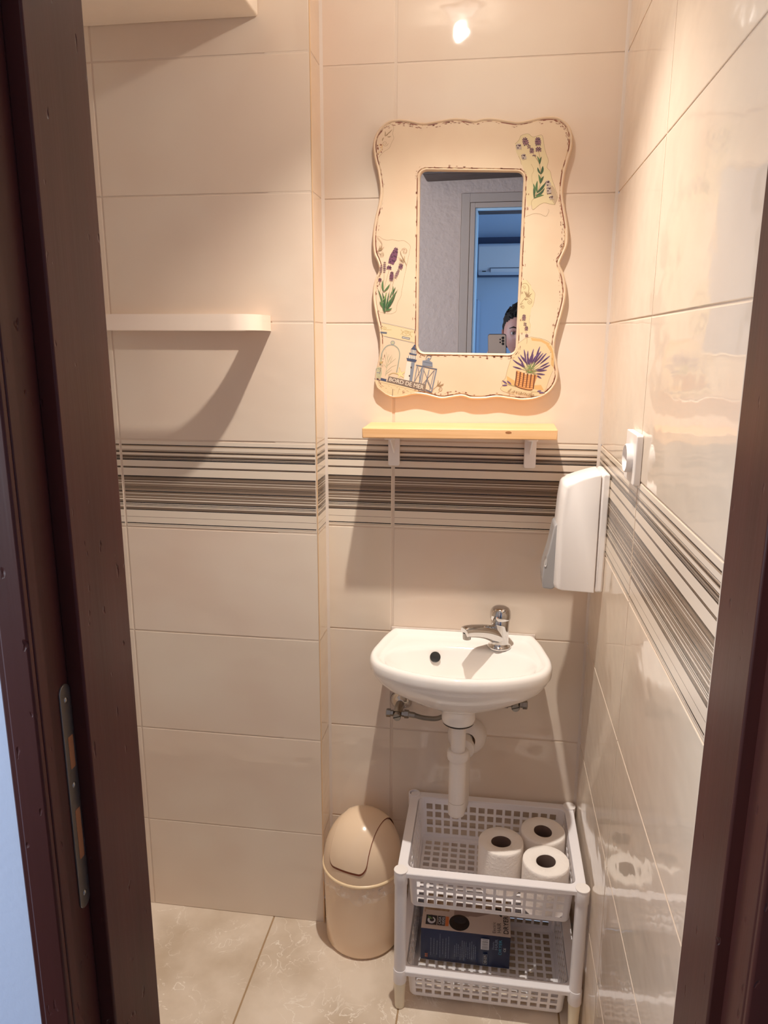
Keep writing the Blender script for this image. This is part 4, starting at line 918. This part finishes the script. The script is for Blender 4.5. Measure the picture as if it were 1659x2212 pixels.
    for px_, py_ in ((PX0, PY0), (PX1, PY0), (PX0, PY1), (PX1, PY1)):
        mb.lathe([(.0112, zr+.0030), (.0138, zr+.0030), (.0142, zr+.0015), (.0142, zr-.028), (.0135, zr-.030), (.0115, zr-.030), (.0112, zr+.0030)], (px_, py_, 0), 'Z', 32)
    return mb.build(name, 'grey_white_plastic', tl, smooth=True, angle=30, fixn=True)
ZT, Z2 = .3380, .0960
basket(ZT, 'basket', .102); basket(Z2, 'basket', .088)
for (px_, py_, hollow) in ((PX0, PY0, 0), (PX1, PY0, 0), (PX0, PY1, 1), (PX1, PY1, 0)):
    mb = MB(); mb.lathe([(.0115, Z2+.002), (.0128, Z2+.003), (.0128, ZT-.0305), (.0110, ZT-.0300)], (px_, py_, 0), 'Z', 32); mb.build('post', 'grey_white_plastic', tl)
    mb = MB(); mb.lathe([(0, .0), (.0080, .0), (.0102, .002), (.0126, Z2-.031), (.0110, Z2-.0302)], (px_, py_, 0), 'Z', 32); mb.build('leg', 'cream_plastic', tl)
    if not hollow:
        mb = MB(); mb.lathe([(0, ZT+.0050), (.0120, ZT+.0048), (.0142, ZT+.0042), (.0146, ZT+.0030), (0, ZT+.0028)], (px_, py_, 0), 'Z', 32); mb.build('cap', 'white_plastic', tl)
    else:
        mb = MB(); mb.lathe([(0, ZT-.022), (.0111, ZT-.022)], (px_, py_, 0), 'Z', 32); mb.build('socket_floor', 'grey_white_plastic', tl)

# ------------------------------------------------------------------ toilet rolls (built at the origin, then copied)
def roll0():
    t = thing('toilet_roll', '', 'toilet paper', (0, 0, 0), 'toilet rolls in the top basket')
    mb = MB(); n = 64; R_, r_, h = .0490, .0205, .1055; rr_ = random.Random(4)
    rad = lambda a: R_*(1+.006*math.sin(2*a+1)+.004*math.sin(5*a))
    ring = lambda k, z: [(rad(2*PI*i/n)*k*math.cos(2*PI*i/n), rad(2*PI*i/n)*k*math.sin(2*PI*i/n), z) for i in range(n)]
    ci = lambda r, z: [(r*math.cos(2*PI*i/n)*1.06, r*math.sin(2*PI*i/n)*.95, z) for i in range(n)]
    mb.loft([ci(r_, .002), ring(.9, .0), ring(.985, .001), ring(1, .006), ring(1, h-.006), ring(.985, h-.001), ring(.95, h+.0005), ring(.72, h), ci(r_+.002, h-.0005), ci(r_, h-.003)])
    mb.build('paper', 'paper', t, angle=70)
    mb = MB(); mb.loft([ci(r_, h-.0025), ci(r_*.98, h-.006), ci(r_*.98, .003), ci(r_, .002)]); mb.build('cardboard_core', 'cardboard', t, angle=70)
    return t
zf = ZT-.102+.0024
def dup(t):
    c = t.copy(); col.objects.link(c)
    for ch in list(t.children):
        d = ch.copy(); col.objects.link(d); d.parent = c
    return c
r0 = roll0()
for i, (x, y_, rz, lb) in enumerate(((-.1775, -.172, .3, 'white toilet roll standing left in the top basket, half in shadow'), (-.0845, -.122, 1.9, 'white toilet roll at the back right of the top basket'), (-.0845, -.2215, 4.0, 'white toilet roll at the front right of the top basket'))):
    t = r0 if i == 0 else dup(r0)
    t.location = (x, y_, zf); t.rotation_euler = (0, 0, rz); t['label'] = lb

# ------------------------------------------------------------------ hair dryer box
bx0, bx1, by0, by1, bz0, bz1 = -.350, -.1465, -.170, -.050, Z2-.088+.0024, .0955
hb = thing('hair_dryer_box', 'dark blue and light cardboard box printed HAIR DRYER in the lower basket', 'box', ((bx0+bx1)/2, (by0+by1)/2, bz0))
mb = MB(); e_ = .002
mb.add([(bx0, by0, bz0), (bx1, by0, bz0), (bx1, by1, bz0), (bx0, by1, bz0), (bx0, by0, bz1), (bx1, by0, bz1), (bx1, by1, bz1), (bx0, by1, bz1)], [(4, 5, 6, 7)], 0)
mb.add([(bx0, by0, bz0), (bx1, by0, bz0), (bx1, by1, bz0), (bx0, by1, bz0), (bx0, by0, bz1), (bx1, by0, bz1), (bx1, by1, bz1), (bx0, by1, bz1)], [(0, 1, 5, 4), (1, 2, 6, 5), (2, 3, 7, 6), (0, 1, 2, 3)], 1)
mb.add([(bx0, by0, bz0), (bx0, by1, bz0), (bx0, by1, bz1), (bx0, by0, bz1)], [(0, 1, 2, 3)], 2)
mb.build('carton', ['box_top', 'box_blue', 'box_dark'], hb, smooth=False, bevel=.0012, seg=2)
W_, D_, H_ = bx1-bx0, by1-by0, bz1-bz0
T_ = lambda u, v: (bx0+W_*u, by0+D_*v, bz1+.0005)       # lid, v from front to back
F_ = lambda u, v: (bx0+W_*u, by0-.0006, bz0+H_*v)        # blue side
class SF:
    def __init__(s, f, nz): s.f = f; s.mb = MB(); s.n = []; s.k = 0; s.nz = Vector(nz)
    def m(s, n):
        if n not in s.n: s.n.append(n)
        return s.n.index(n)
    def F(s):
        s.k += 1; k = s.k; return lambda u, v: Vector(s.f(u, v))+s.nz*k*.000012
    def rect(s, u0, u1, v0, v1, m): g = s.F(); s.mb.add([g(u0, v0), g(u1, v0), g(u1, v1), g(u0, v1)], [(0, 1, 2, 3)], s.m(m))
    def ell(s, u, v, a, b, m, n=40, a0=0, a1=2*PI): g = s.F(); s.mb.add([g(u+a*math.cos(a0+(a1-a0)*i/n), v+b*math.sin(a0+(a1-a0)*i/n)) for i in range(n)], [tuple(range(n))], s.m(m))
    def poly(s, pts, m): g = s.F(); P = [Vector((*q, 0)) for q in pts]; s.mb.add([g(q.x, q.y) for q in P], tessellate_polygon([P]), s.m(m))
    def text(s, t, q, m, sh=0): g = s.F(); text_mesh(s.mb, t, quadmap(q, g), s.m(m), sh)
s = SF(T_, (0, 0, 1))
# blond hair picture behind the dryer, then the dryer itself
s.poly([(.02, .42), (.30, .38), (.32, 1), (.02, 1)], 'hair_print'); s.poly([(.58, .62), (.97, .52), (.98, 1), (.56, 1)], 'hair_print')
s.rect(.03, .34, .36, .48, 'box_top')
s.poly([(.36, .40), (.53, .40), (.55, .72), (.60, .80), (.62, 1), (.36, 1)], 'dryer_grey'); s.poly([(.52, .42), (.62, .42), (.78, .54), (.88, .58), (.90, .68), (.80, .70), (.55, .62)], 'dryer_grey')
s.poly([(.78, .56), (.86, .56), (.90, .48), (.93, .66), (.84, .72)], 'dryer_black'); s.ell(.425, .225, .115, .205, 'dryer_black'); s.ell(.430, .29, .075, .09, 'box_dark')
s.rect(.045, .170, .10, .345, 'ink'); s.ell(.108, .215, .046, .085, 'ink_white'); s.ell(.112, .225, .026, .046, 'ink'); s.poly([(.095, .25), (.12, .25), (.12, .35), (.09, .35)], 'ink'); s.poly([(.060, .32), (.075, .25), (.118, .24), (.100, .29)], 'ink_leaf')
s.rect(.176, .265, .10, .345, 'ink'); s.text('CASA', [(.218, .13), (.218, .32), (.184, .32), (.184, .13)], 'ink_white'); s.text('nuova', [(.258, .13), (.258, .32), (.228, .32), (.228, .13)], 'ink_white')
s.rect(.268, .305, .10, .345, 'ink_orange')
s.text('Electric', [(.835, .06), (.835, .34), (.800, .34), (.800, .06)], 'ink'); s.text('HAIR', [(.895, .08), (.895, .33), (.850, .33), (.850, .08)], 'ink')
s.text('DRYER', [(.975, .07), (.975, .52), (.922, .52), (.922, .07)], 'ink'); s.text('DRYER', [(.978, .073), (.978, .523), (.925, .523), (.925, .073)], 'ink')
s.mb.build('lid_print', s.n, hb, smooth=False, fixn=False)['label'] = 'lid print with a dryer picture and Electric HAIR DRYER'
s = SF(F_, (0, -1, 0)); rt_ = random.Random(9)
for u in (.115, .150, .185, .218, .250, .285, .315, .385, .405, .425, .447, .468, .490, .512, .532, .552, .575, .597, .617):
    top = rt_.uniform(.55, .92); bot = rt_.uniform(.12, .25); v = bot
    while v < top:
        l = rt_.uniform(.02, .06); s.rect(u-.0032, u+.0032, v, min(top, v+l), 'ink_grey'); v += l+.014
s.rect(.675, .765, .56, .90, 'ink_white')
for i in range(14): v = .585+i*.022; s.rect(.688, .755, v, v+rt_.choice((.006, .011)), 'ink')
s.rect(.705, .752, .10, .42, 'ink_grey'); s.rect(.709, .748, .115, .405, 'ink'); s.text('HD-3279', [(.742, .14), (.742, .38), (.716, .38), (.716, .14)], 'ink_white')
s.text('Electric', [(.822, .60), (.822, .84), (.802, .84), (.802, .60)], 'ink_grey'); s.text('HAIR', [(.862, .60), (.862, .93), (.830, .93), (.830, .60)], 'ink_grey'); s.text('DRYER', [(.905, .46), (.905, .92), (.874, .92), (.874, .46)], 'ink_cyan')
s.text('CE', [(.952, .56), (.952, .68), (.928, .68), (.928, .56)], 'ink_white')
for a in range(4): s.ell(.065+.012*math.cos(a*PI/2+.8), .18+.045*math.sin(a*PI/2+.8), .006, .03, 'ink_orange', 8)
s.mb.build('side_print', s.n, hb, smooth=False, fixn=False)['label'] = 'small print, barcode and HAIR DRYER lettering on blue'

# ------------------------------------------------------------------ hall and room behind the camera (seen in the mirror)
mb = MB()
# wall with the opening to the next room: opening X -.42 .. .45, top 2.08
mb.box(-1.7, -.497, -2.87, -2.75, 0, 2.60); mb.box(.53, 1.1, -2.87, -2.75, 0, 2.60); mb.box(-.497, .53, -2.87, -2.75, 2.168, 2.60)
struct(mb.build('wall_hall_back', 'rough_plaster', smooth=False))
mb = MB(); mb.box(-.495, -.449, -2.86, -2.744, 0, 2.167); mb.box(-.449, .53, -2.86, -2.744, 2.121, 2.167); mb.box(-.446, -.420, -2.85, -2.738, 0, 2.118); mb.box(-.420, .53, -2.85, -2.738, 2.092, 2.118); mb.box(.47, .53, -2.86, -2.74, 0, 2.12)
d2_ = sempty('door_2', (0, -2.8, 0)); mb.build('casing', 'trim_paint', d2_, smooth=False, bevel=.002)
mb = MB(); mb.box(-.4195, -.407, -2.88, -2.745, 0, 2.091); mb.box(-.407, .47, -2.775, -2.745, 2.079, 2.091); mb.build('metal_lining', 'metal_strip', d2_, smooth=False, bevel=.002)
mb = MB(); mb.box(-.407, .47, -2.88, -2.776, 2.076, 2.091); mb.build('head_lining', 'beam', d2_, smooth=False)
mb = MB(); mb.add([(-.69, -2.745, 2.230), (1.1, -2.70, 2.252), (1.1, -2.48, 2.252), (-.69, -2.55, 2.230), (-.72, -2.745, 2.40), (1.1, -2.70, 2.40), (1.1, -2.48, 2.40), (-.72, -2.55, 2.40)], [(0, 1, 2, 3), (4, 5, 6, 7), (0, 1, 5, 4), (1, 2, 6, 5), (2, 3, 7, 6), (3, 0, 4, 7)])
b_ = mb.build('ceiling_beam', 'beam', bevel=.01); b_['kind'] = 'structure'
mb = MB(); mb.box(-1.7, 1.1, -2.75, -.93, 2.40, 2.5); struct(mb.build('ceiling_hall', 'plaster', smooth=False))
mb = MB(); mb.box(1.1, 1.2, -2.87, -.93, 0, 2.5); struct(mb.build('wall_hall_right', 'hall_white_daylit', smooth=False))
# hall left wall with window opening
mb = MB(); mb.box(-1.82, -1.7, -2.87, -2.35, 0, 2.5); mb.box(-1.82, -1.7, -1.25, -.93, 0, 2.5); mb.box(-1.82, -1.7, -2.35, -1.25, 0, .9); mb.box(-1.82, -1.7, -2.35, -1.25, 2.1, 2.5)
struct(mb.build('wall_hall_left', 'hall_white_daylit', smooth=False))
# next room
mb = MB(); mb.box(-1.7, 1.9, -4.92, -4.8, 0, 3.3); struct(mb.build('wall_room_far', 'blue_paint', smooth=False))
mb = MB(); mb.box(-1.82, -1.7, -4.92, -2.87, 0, 3.3); struct(mb.build('wall_room_left', 'blue_paint', smooth=False))
mb = MB(); mb.box(1.9, 2.0, -4.92, -4.5, 0, 3.3); mb.box(1.9, 2.0, -3.1, -2.75, 0, 3.3); mb.box(1.9, 2.0, -4.5, -3.1, 0, .8); mb.box(1.9, 2.0, -4.5, -3.1, 2.2, 3.3); struct(mb.build('wall_room_right', 'blue_paint', smooth=False))
mb = MB(); mb.box(1.1, 1.9, -2.87, -2.75, 0, 3.3); mb.box(-1.7, 1.1, -2.87, -2.75, 2.60, 3.3); struct(mb.build('wall_room_front', 'blue_paint', smooth=False))
mb = MB(); mb.box(-1.8, 2.0, -4.9, -2.75, 3.3, 3.4); struct(mb.build('ceiling_room', 'blue_paint', smooth=False))
mb = MB(); mb.box(-1.69, 1.89, -4.30, -4.15, 2.285, 2.40); struct(mb.build('ceiling_beam_room', 'beam', smooth=False))
# air conditioner
A0, A1 = -.484, .34
ac = thing('air_conditioner', 'white wall air conditioner seen in the mirror through the doorway', 'air conditioner', (-.07, -4.7, 1.88))
mb = MB(); mb.prism([(-4.7995, 1.885), (-4.66, 1.880), (-4.600, 1.900), (-4.585, 1.94), (-4.585, 2.095), (-4.60, 2.11), (-4.795, 2.125)], 'X', A0, A1); mb.build('housing', 'ac', ac, bevel=.008)
mb = MB(); mb.box(A0-.022, A1+.02, -4.799, -4.70, 1.870, 2.170); mb.build('recess_shade_panel', 'p_navy', ac, smooth=False)  # dark panel added behind the housing, stands in for the shade around it
mb = MB(); mb.box(A0+.10, A1-.03, -4.602, -4.583, 1.895, 1.925); mb.build('louver', 'ac', ac, bevel=.003)
mb = MB(); mb.box(A0+.10, A1-.03, -4.586, -4.5835, 1.926, 1.929); mb.box(A0+.098, A0+.101, -4.59, -4.5835, 1.895, 1.929); mb.build('louver_gap', 'ink', ac, smooth=False)
mb = MB(); mb.box(A0+.036, A0+.066, -4.586, -4.5825, 1.899, 1.907); mb.build('display', 'black', ac, smooth=False)
# tall panel standing against the far wall
pn = thing('cabinet', 'blue grey tall cabinet edge seen low in the mirror doorway', 'cabinet', (-.75, -4.6, 0))
mb = MB(); mb.box(-1.05, -.462, -4.79, -4.35, 0, 1.68); mb.build('carcass', 'blue_panel', pn, bevel=.004)
mb = MB(); mb.box(-1.045, -.470, -4.352, -4.330, .03, 1.672); mb.build('door', 'blue_panel', pn, bevel=.003)

# window frames (daylight comes through them)
for nm, x, ya, yb, za, zb in (('window_1', -1.76, -2.35, -1.25, .9, 2.1), ('window_2', 1.95, -4.5, -3.1, .8, 2.2)):
    w = sempty(nm, (x, (ya+yb)/2, za)); mb = MB(); t_ = .05
    mb.box(x-.02, x+.02, ya, yb, za, za+t_); mb.box(x-.02, x+.02, ya, yb, zb-t_, zb)
    for yy in (ya, (ya+yb)/2-t_/2, yb-t_): mb.box(x-.02, x+.02, yy, yy+t_, za+t_, zb-t_)
    mb.build('window_frame', 'white_plastic', w, smooth=False, bevel=.003)

# ------------------------------------------------------------------ ceiling lamp (above the basin, out of the frame)
LP = Vector((-.335, -.42, 2.150))
lm = thing('ceiling_lamp', 'small round ceiling spotlight above the basin', 'lamp', (LP.x, LP.y, 2.19))
mb = MB(); mb.lathe([(0, 2.1955), (.048, 2.1955), (.050, 2.192), (.046, 2.188), (.036, 2.1865), (.034, 2.192), (0, 2.192)], (LP.x, LP.y, 0), 'Z', 40); mb.build('housing', 'white_plastic', lm, angle=50)

# ------------------------------------------------------------------ person taking the photo (only the mirror sees her)
HX, HY, HZ = -.160, -1.90, 1.435
def skin_figure(name, joints, edges, m, parent, sub=2):
    me = bpy.data.meshes.new(name); me.from_pydata([j[0] for j in joints], edges, []); o = bpy.data.objects.new(name, me); col.objects.link(o)
    me.materials.append(M[m])
    sk = o.modifiers.new('skin', 'SKIN'); sk.use_smooth_shade = True
    lay = me.skin_vertices[0] if me.skin_vertices else None
    if lay is None:
        bm = bmesh.new(); bm.from_mesh(me); bm.verts.layers.skin.verify(); bm.to_mesh(me); bm.free(); lay = me.skin_vertices[0]
    for i, j in enumerate(joints): r = j[1]; lay.data[i].radius = r if isinstance(r, tuple) else (r, r); lay.data[i].use_root = (i == 0)
    sb = o.modifiers.new('sub', 'SUBSURF'); sb.levels = sb.render_levels = sub
    if parent: o.parent = parent; o.location = -world_loc(parent)
    return o
ps = thing('person', 'person with dark hair holding a phone, reflected in the mirror', 'person', (HX, HY, 0))
bx_ = HX+.02; by_ = HY-.06
J = [((bx_, by_, .80), (.125, .095)), ((bx_, by_, .90), (.115, .085)), ((bx_, by_+.005, 1.00), (.105, .078)), ((bx_, by_, 1.12), (.125, .085)), ((bx_, by_, 1.21), (.120, .075)), ((bx_-.004, by_+.005, 1.265), (.055, .052)), ((HX+.006, HY-.035, 1.33), (.048, .050)), ((HX+.003, HY-.02, 1.37), (.045, .048))]
E_ = [(i, i+1) for i in range(7)]
def chain(start, pts):
    global J, E_
    prev = start
    for q, r in pts: J.append((q, r)); E_.append((prev, len(J)-1)); prev = len(J)-1
    return prev
# legs
for sx in (-1, 1): chain(0, [((bx_+sx*.075, by_, .74), (.078, .080)), ((bx_+sx*.085, by_+.01, .44), (.052, .055)), ((bx_+sx*.088, by_-.01, .25), (.046, .048)), ((bx_+sx*.09, by_-.01, .08), (.033, .035)), ((bx_+sx*.095, by_+.05, .04), (.036, .028)), ((bx_+sx*.10, by_+.12, .03), (.034, .020))])
# left arm (towards -X) raised to the phone, right arm also up behind it
wl = chain(4, [((bx_-.150, by_, 1.205), (.045, .045)), ((bx_-.215, by_+.03, 1.02), (.036, .036)), ((-.345, -1.74, 1.16), (.026, .028)), ((-.300, -1.655, 1.250), (.022, .024)), ((-.285, -1.642, 1.285), (.030, .016))])
wr = chain(4, [((bx_+.150, by_, 1.205), (.045, .045)), ((bx_+.200, by_+.04, .99), (.036, .036)), ((bx_+.16, by_+.16, .88), (.026, .028)), ((bx_+.14, by_+.20, .82), (.022, .024)), ((bx_+.135, by_+.22, .77), (.028, .016))])
skin_figure('body', J, E_, 'skin', ps)
# clothes: slightly fatter copies of torso and legs
def fat(r, k): return tuple(a+k for a in r) if isinstance(r, tuple) else r+k
T = [(j[0], fat(j[1], .012)) for j in J[:5]]; T[0] = ((bx_, by_, .84), (.137, .107))
Te = [(i, i+1) for i in range(4)]
for sx in (-1, 1): T += [((bx_+sx*.150, by_, 1.205), .058), ((bx_+sx*.185, by_+.015, 1.10), .050)]; k = len(T); Te += [(4, k-2), (k-2, k-1)]
sh_ = skin_figure('shirt', T, Te, 'shirt', ps)
T = [((bx_, by_, .86), (.132, .102)), ((bx_, by_, .78), (.136, .106))]; Te = [(0, 1)]
for sx in (-1, 1):
    T += [((bx_+sx*.075, by_, .72), (.090, .092)), ((bx_+sx*.085, by_+.01, .44), (.064, .067)), ((bx_+sx*.09, by_-.01, .10), (.048, .05))]; k = len(T); Te += [(1, k-3), (k-3, k-2), (k-2, k-1)]
skin_figure('trousers', T, Te, 'jeans', ps)
for sx in (-1, 1):
    mb = MB(); mb.loft([[(bx_+sx*.095+.048*math.cos(a)*(1-.15*(z > .05)), by_+.045+.125*math.sin(a)*(1-.25*(z > .05))-(.02 if z > .05 else 0), z) for a in [2*PI*i/28 for i in range(28)]] for z in (.0, .02, .045, .075)], 0, True, True); mb.build('shoe', 'shoe', ps, bevel=.006)
# head: sphere shaped into a face looking towards +Y
mb = MB(); nu, nv = 56, 44; vs = []
for j in range(nv+1):
    ph = -PI/2+PI*j/nv
    for i in range(nu):
        th = 2*PI*i/nu; x = math.cos(ph)*math.cos(th); y_ = math.cos(ph)*math.sin(th); z = math.sin(ph)
        X = x*.073; Yv = y_*.092; Z = z*.112
        if z < 0: X *= 1-.30*(-z)**1.5; Yv *= 1-.12*(-z)**2
        if y_ > 0:
            f_ = y_
            Yv *= .94
            nose = math.exp(-(x/.13)**2)*math.exp(-((z+.22)/.20)**2); Yv += .022*nose*f_
            Yv += .009*math.exp(-(x/.12)**2)*math.exp(-((z+.05)/.22)**2)*f_
            for sx in (-1, 1): Yv -= .0085*math.exp(-((x-sx*.40)/.20)**2)*math.exp(-((z-.02)/.12)**2)*f_; Yv += .004*math.exp(-((x-sx*.40)/.3)**2)*math.exp(-((z-.17)/.07)**2)*f_
            Yv += .006*math.exp(-(x/.26)**2)*math.exp(-((z+.52)/.09)**2)*f_; Yv += .008*math.exp(-(x/.25)**2)*math.exp(-((z+.83)/.14)**2)
        vs.append((HX+X, HY+Yv, HZ-.008+Z))
mb.add(vs, [(j*nu+i, j*nu+(i+1) % nu, (j+1)*nu+(i+1) % nu, (j+1)*nu+i) for j in range(nv) for i in range(nu)])
hdn = mb.build('head', 'skin', ps, angle=180)
for sx in (-1, 1):
    ex, ey, ez = HX+sx*.030, HY+.0745, HZ-.006
    mb = MB(); mb.lathe([(0, -.0115), (.004, -.0094), (.008, -.0065), (.0100, 0), (.008, .0065), (0, .0100)], (ex, ey-.0035, ez-.001), 'Y', 20); mb.build('eye', 'eye_white', hdn, angle=180)
    mb = MB(); mb.lathe([(0, .0108), (.0045, .0098), (.005, .0086)], (ex, ey-.0035, ez-.001), 'Y', 16); mb.build('iris', 'iris', hdn)
    mb = MB(); mb.tube([(ex-sx*.015, ey+.010, ez+.020), (ex, ey+.0135, ez+.0245), (ex+sx*.018, ey+.003, ez+.019)], [.0018, .0032, .0014], 8); mb.build('eyebrow', 'hair', hdn)
    mb = MB(); mb.tube([(ex-sx*.013, ey+.0055, ez+.004), (ex, ey+.009, ez+.0085), (ex+sx*.014, ey+.002, ez+.004)], [.001, .0022, .001], 8); mb.build('eyelid', 'skin', hdn)
    mb = MB(); mb.loft([[(HX+sx*(.071+o_), HY-.008+.016*math.cos(a)*s_, HZ-.02+.030*math.sin(a)*s_) for a in [2*PI*i/20 for i in range(20)]] for o_, s_ in ((0, .6), (.006, 1.), (.011, .95), (.009, .6))], 0, True, True); mb.build('ear', 'skin', hdn)
mb = MB(); mb.tube([(HX-.022, HY+.083, HZ-.066), (HX-.008, HY+.0905, HZ-.0635), (HX, HY+.091, HZ-.0645), (HX+.008, HY+.0905, HZ-.0635), (HX+.022, HY+.083, HZ-.066)], [.001, .004, .0042, .004, .001], 10)
mb.tube([(HX-.020, HY+.083, HZ-.068), (HX, HY+.0905, HZ-.0715), (HX+.020, HY+.083, HZ-.068)], [.001, .0046, .001], 10); mb.build('lips', 'lips', hdn)
# hair: curly short mass
mb = MB(); vs = []; rh = random.Random(8)
for j in range(29):
    ph = -.55+(PI/2+.55)*j/28
    for i in range(48):
        th = 2*PI*i/48; x = math.cos(ph)*math.cos(th); y_ = math.cos(ph)*math.sin(th); z = math.sin(ph)
        k = 1.0+.05*math.sin(9*th+5*ph)*math.cos(7*ph)+.03*rh.uniform(-1, 1)
        # front hairline stays high
        zmin = .47+.30*max(0, y_)-.25*abs(x) if y_ > .05 else -.6
        inward = z < zmin
        s_ = .93 if inward else 1.10*k
        vs.append((HX+x*.073*s_, HY+y_*.090*s_-.004, HZ-.004+z*.118*(s_ if not inward else .9)))
mb.add(vs, [(j*48+i, j*48+(i+1) % 48, (j+1)*48+(i+1) % 48, (j+1)*48+i) for j in range(28) for i in range(48)])
for k in range(110):
    th = rh.uniform(0, 2*PI); ph = rh.uniform(.55, 1.45); x = math.cos(ph)*math.cos(th); y_ = math.cos(ph)*math.sin(th); z = math.sin(ph)
    c_ = Vector((HX+x*.078, HY+y_*.094, HZ-.004+z*.124)); n_ = Vector((x, y_, z)); t_ = n_.orthogonal().normalized(); b_2 = n_.cross(t_)
    pts = [c_+t_*.013*math.cos(a)+b_2*.013*math.sin(a)+n_*(.001+.006*math.sin(a/2)) for a in [i*.5+k for i in range(8)]]
    mb.tube(pts, [.0005, .0016, .0026, .0028, .0026, .002, .0012, .0004], 7)
mb.build('hair', 'hair', hdn, angle=180)
# phone: lens sits at the camera position, back face square to the view
ph_ = thing('smartphone', 'beige smartphone with dark lenses held up by the person in the mirror', 'phone', CAM-fw*.012)
mb = MB(); po = CAM-fw*.006
def pp_(u, v, w): return po+rt*u+upv*v+fw*w
o_ring = rrect(-.0640, .0130, -.1480, .0160, .009, 6)
mb.loft([[pp_(a, b, -.0005) for a, b in rrect(-.0632, .0122, -.1472, .0152, .008, 6)], [pp_(a, b, -.002) for a, b in o_ring], [pp_(a, b, -.0075) for a, b in o_ring]], 0, False, True); mb.build('phone_edge', 'phone_edge', ph_)
mb = MB(); mb.add([pp_(a, b, -.0003) for a, b in rrect(-.0625, .0115, -.1465, .0145, .008, 6)], [tuple(range(28))]); mb.build('phone_back', 'phone', ph_, smooth=False)
for (u, v, r) in ((0, .0008, .0052), (0, -.0118, .0052), (0, -.0244, .0052), (-.0115, -.0055, .0030), (-.0115, -.0180, .0030)):
    mb = MB(); cc = [[pp_(u+r*k*math.cos(2*PI*i/24), v+r*k*math.sin(2*PI*i/24), w) for i in range(24)] for k, w in ((1.1, -.0002), (1.05, .0008), (.9, .0008))]; mb.loft(cc, 0, False, True); mb.build('lens', 'black', ph_)
# left hand holding the lower half of the phone
def finger(pts, r, nm):
    mb_ = MB(); L_2 = crom(pts, 4, False); mb_.tube(L_2, [r*(1-.25*i/(len(L_2)-1)) for i in range(len(L_2))], 12); return mb_.build(nm, 'skin', ps, angle=180)
hc = Vector((-.292, -1.648, 1.275))
for k in range(4):
    v = -.072-.019*k; base = pp_(-.058, v-.012, -.030)
    finger([base, pp_(-.074, v-.004, -.014), pp_(-.0725, v, .002), pp_(-.060, v+.002, .0085), pp_(-.044-.004*(k == 3), v+.003, .0085)], .0078-.0006*k, 'finger')
finger([pp_(-.050, -.115, -.026), pp_(-.066, -.085, -.020), pp_(-.060, -.062, -.0155), pp_(-.046, -.050, -.0155)], .0095, 'thumb')
mb = MB(); rg = []
for t in range(7):
    s_ = t/6; c_ = pp_(-.052, -.150, -.040).lerp(pp_(-.056, -.080, -.030), s_); wv = .022+.016*math.sin(PI*min(1, s_*.8+.1)); 
    rg.append([c_+upv*0+rt*(wv*.62*math.cos(a))+fw*(.0125*math.sin(a)) for a in [2*PI*i/20 for i in range(20)]])
mb.loft(rg, 0, True, True); mb.build('palm', 'skin', ps, angle=180)

# ------------------------------------------------------------------ lights
def area(name, loc, rot, sx, sy, power, color):
    l = bpy.data.lights.new(name, 'AREA'); l.shape = 'RECTANGLE'; l.size = sx; l.size_y = sy; l.energy = power; l.color = color
    o = bpy.data.objects.new(name, l); col.objects.link(o); o.location = loc; o.rotation_euler = rot; return o
l = bpy.data.lights.new('spot_bulb', 'POINT'); l.energy = 3.8; l.color = (1, .875, .755); l.shadow_soft_size = .013
o = bpy.data.objects.new('spot_bulb', l); col.objects.link(o); o.location = LP
l = bpy.data.lights.new('spot_beam', 'SPOT'); l.energy = 80; l.color = (1, .875, .755); l.shadow_soft_size = .013; l.spot_size = math.radians(102); l.spot_blend = 1
o = bpy.data.objects.new('spot_beam', l); col.objects.link(o); o.location = LP
area('daylight_hall', (-1.74, -1.80, 1.5), (0, math.radians(-90), 0), 1.15, 1.05, 26, (.84, .91, 1))
area('daylight_room', (1.92, -3.80, 1.5), (0, math.radians(90), 0), 1.35, 1.35, 42, (.45, .70, 1))
w = bpy.data.worlds.new('world'); scene.world = w; w.use_nodes = True
bg = w.node_tree.nodes['Background']; bg.inputs[0].default_value = (.55, .72, 1, 1); bg.inputs[1].default_value = .6
scene.cycles.max_bounces = 10; scene.cycles.diffuse_bounces = 9; scene.cycles.glossy_bounces = 5
scene.cycles.caustics_reflective = False; scene.cycles.caustics_refractive = False
scene.cycles.use_denoising = True; scene.cycles.sample_clamp_indirect = 4
scene.view_settings.view_transform = 'Standard'; scene.view_settings.look = 'None'; scene.view_settings.exposure = .09; scene.view_settings.gamma = 1.22
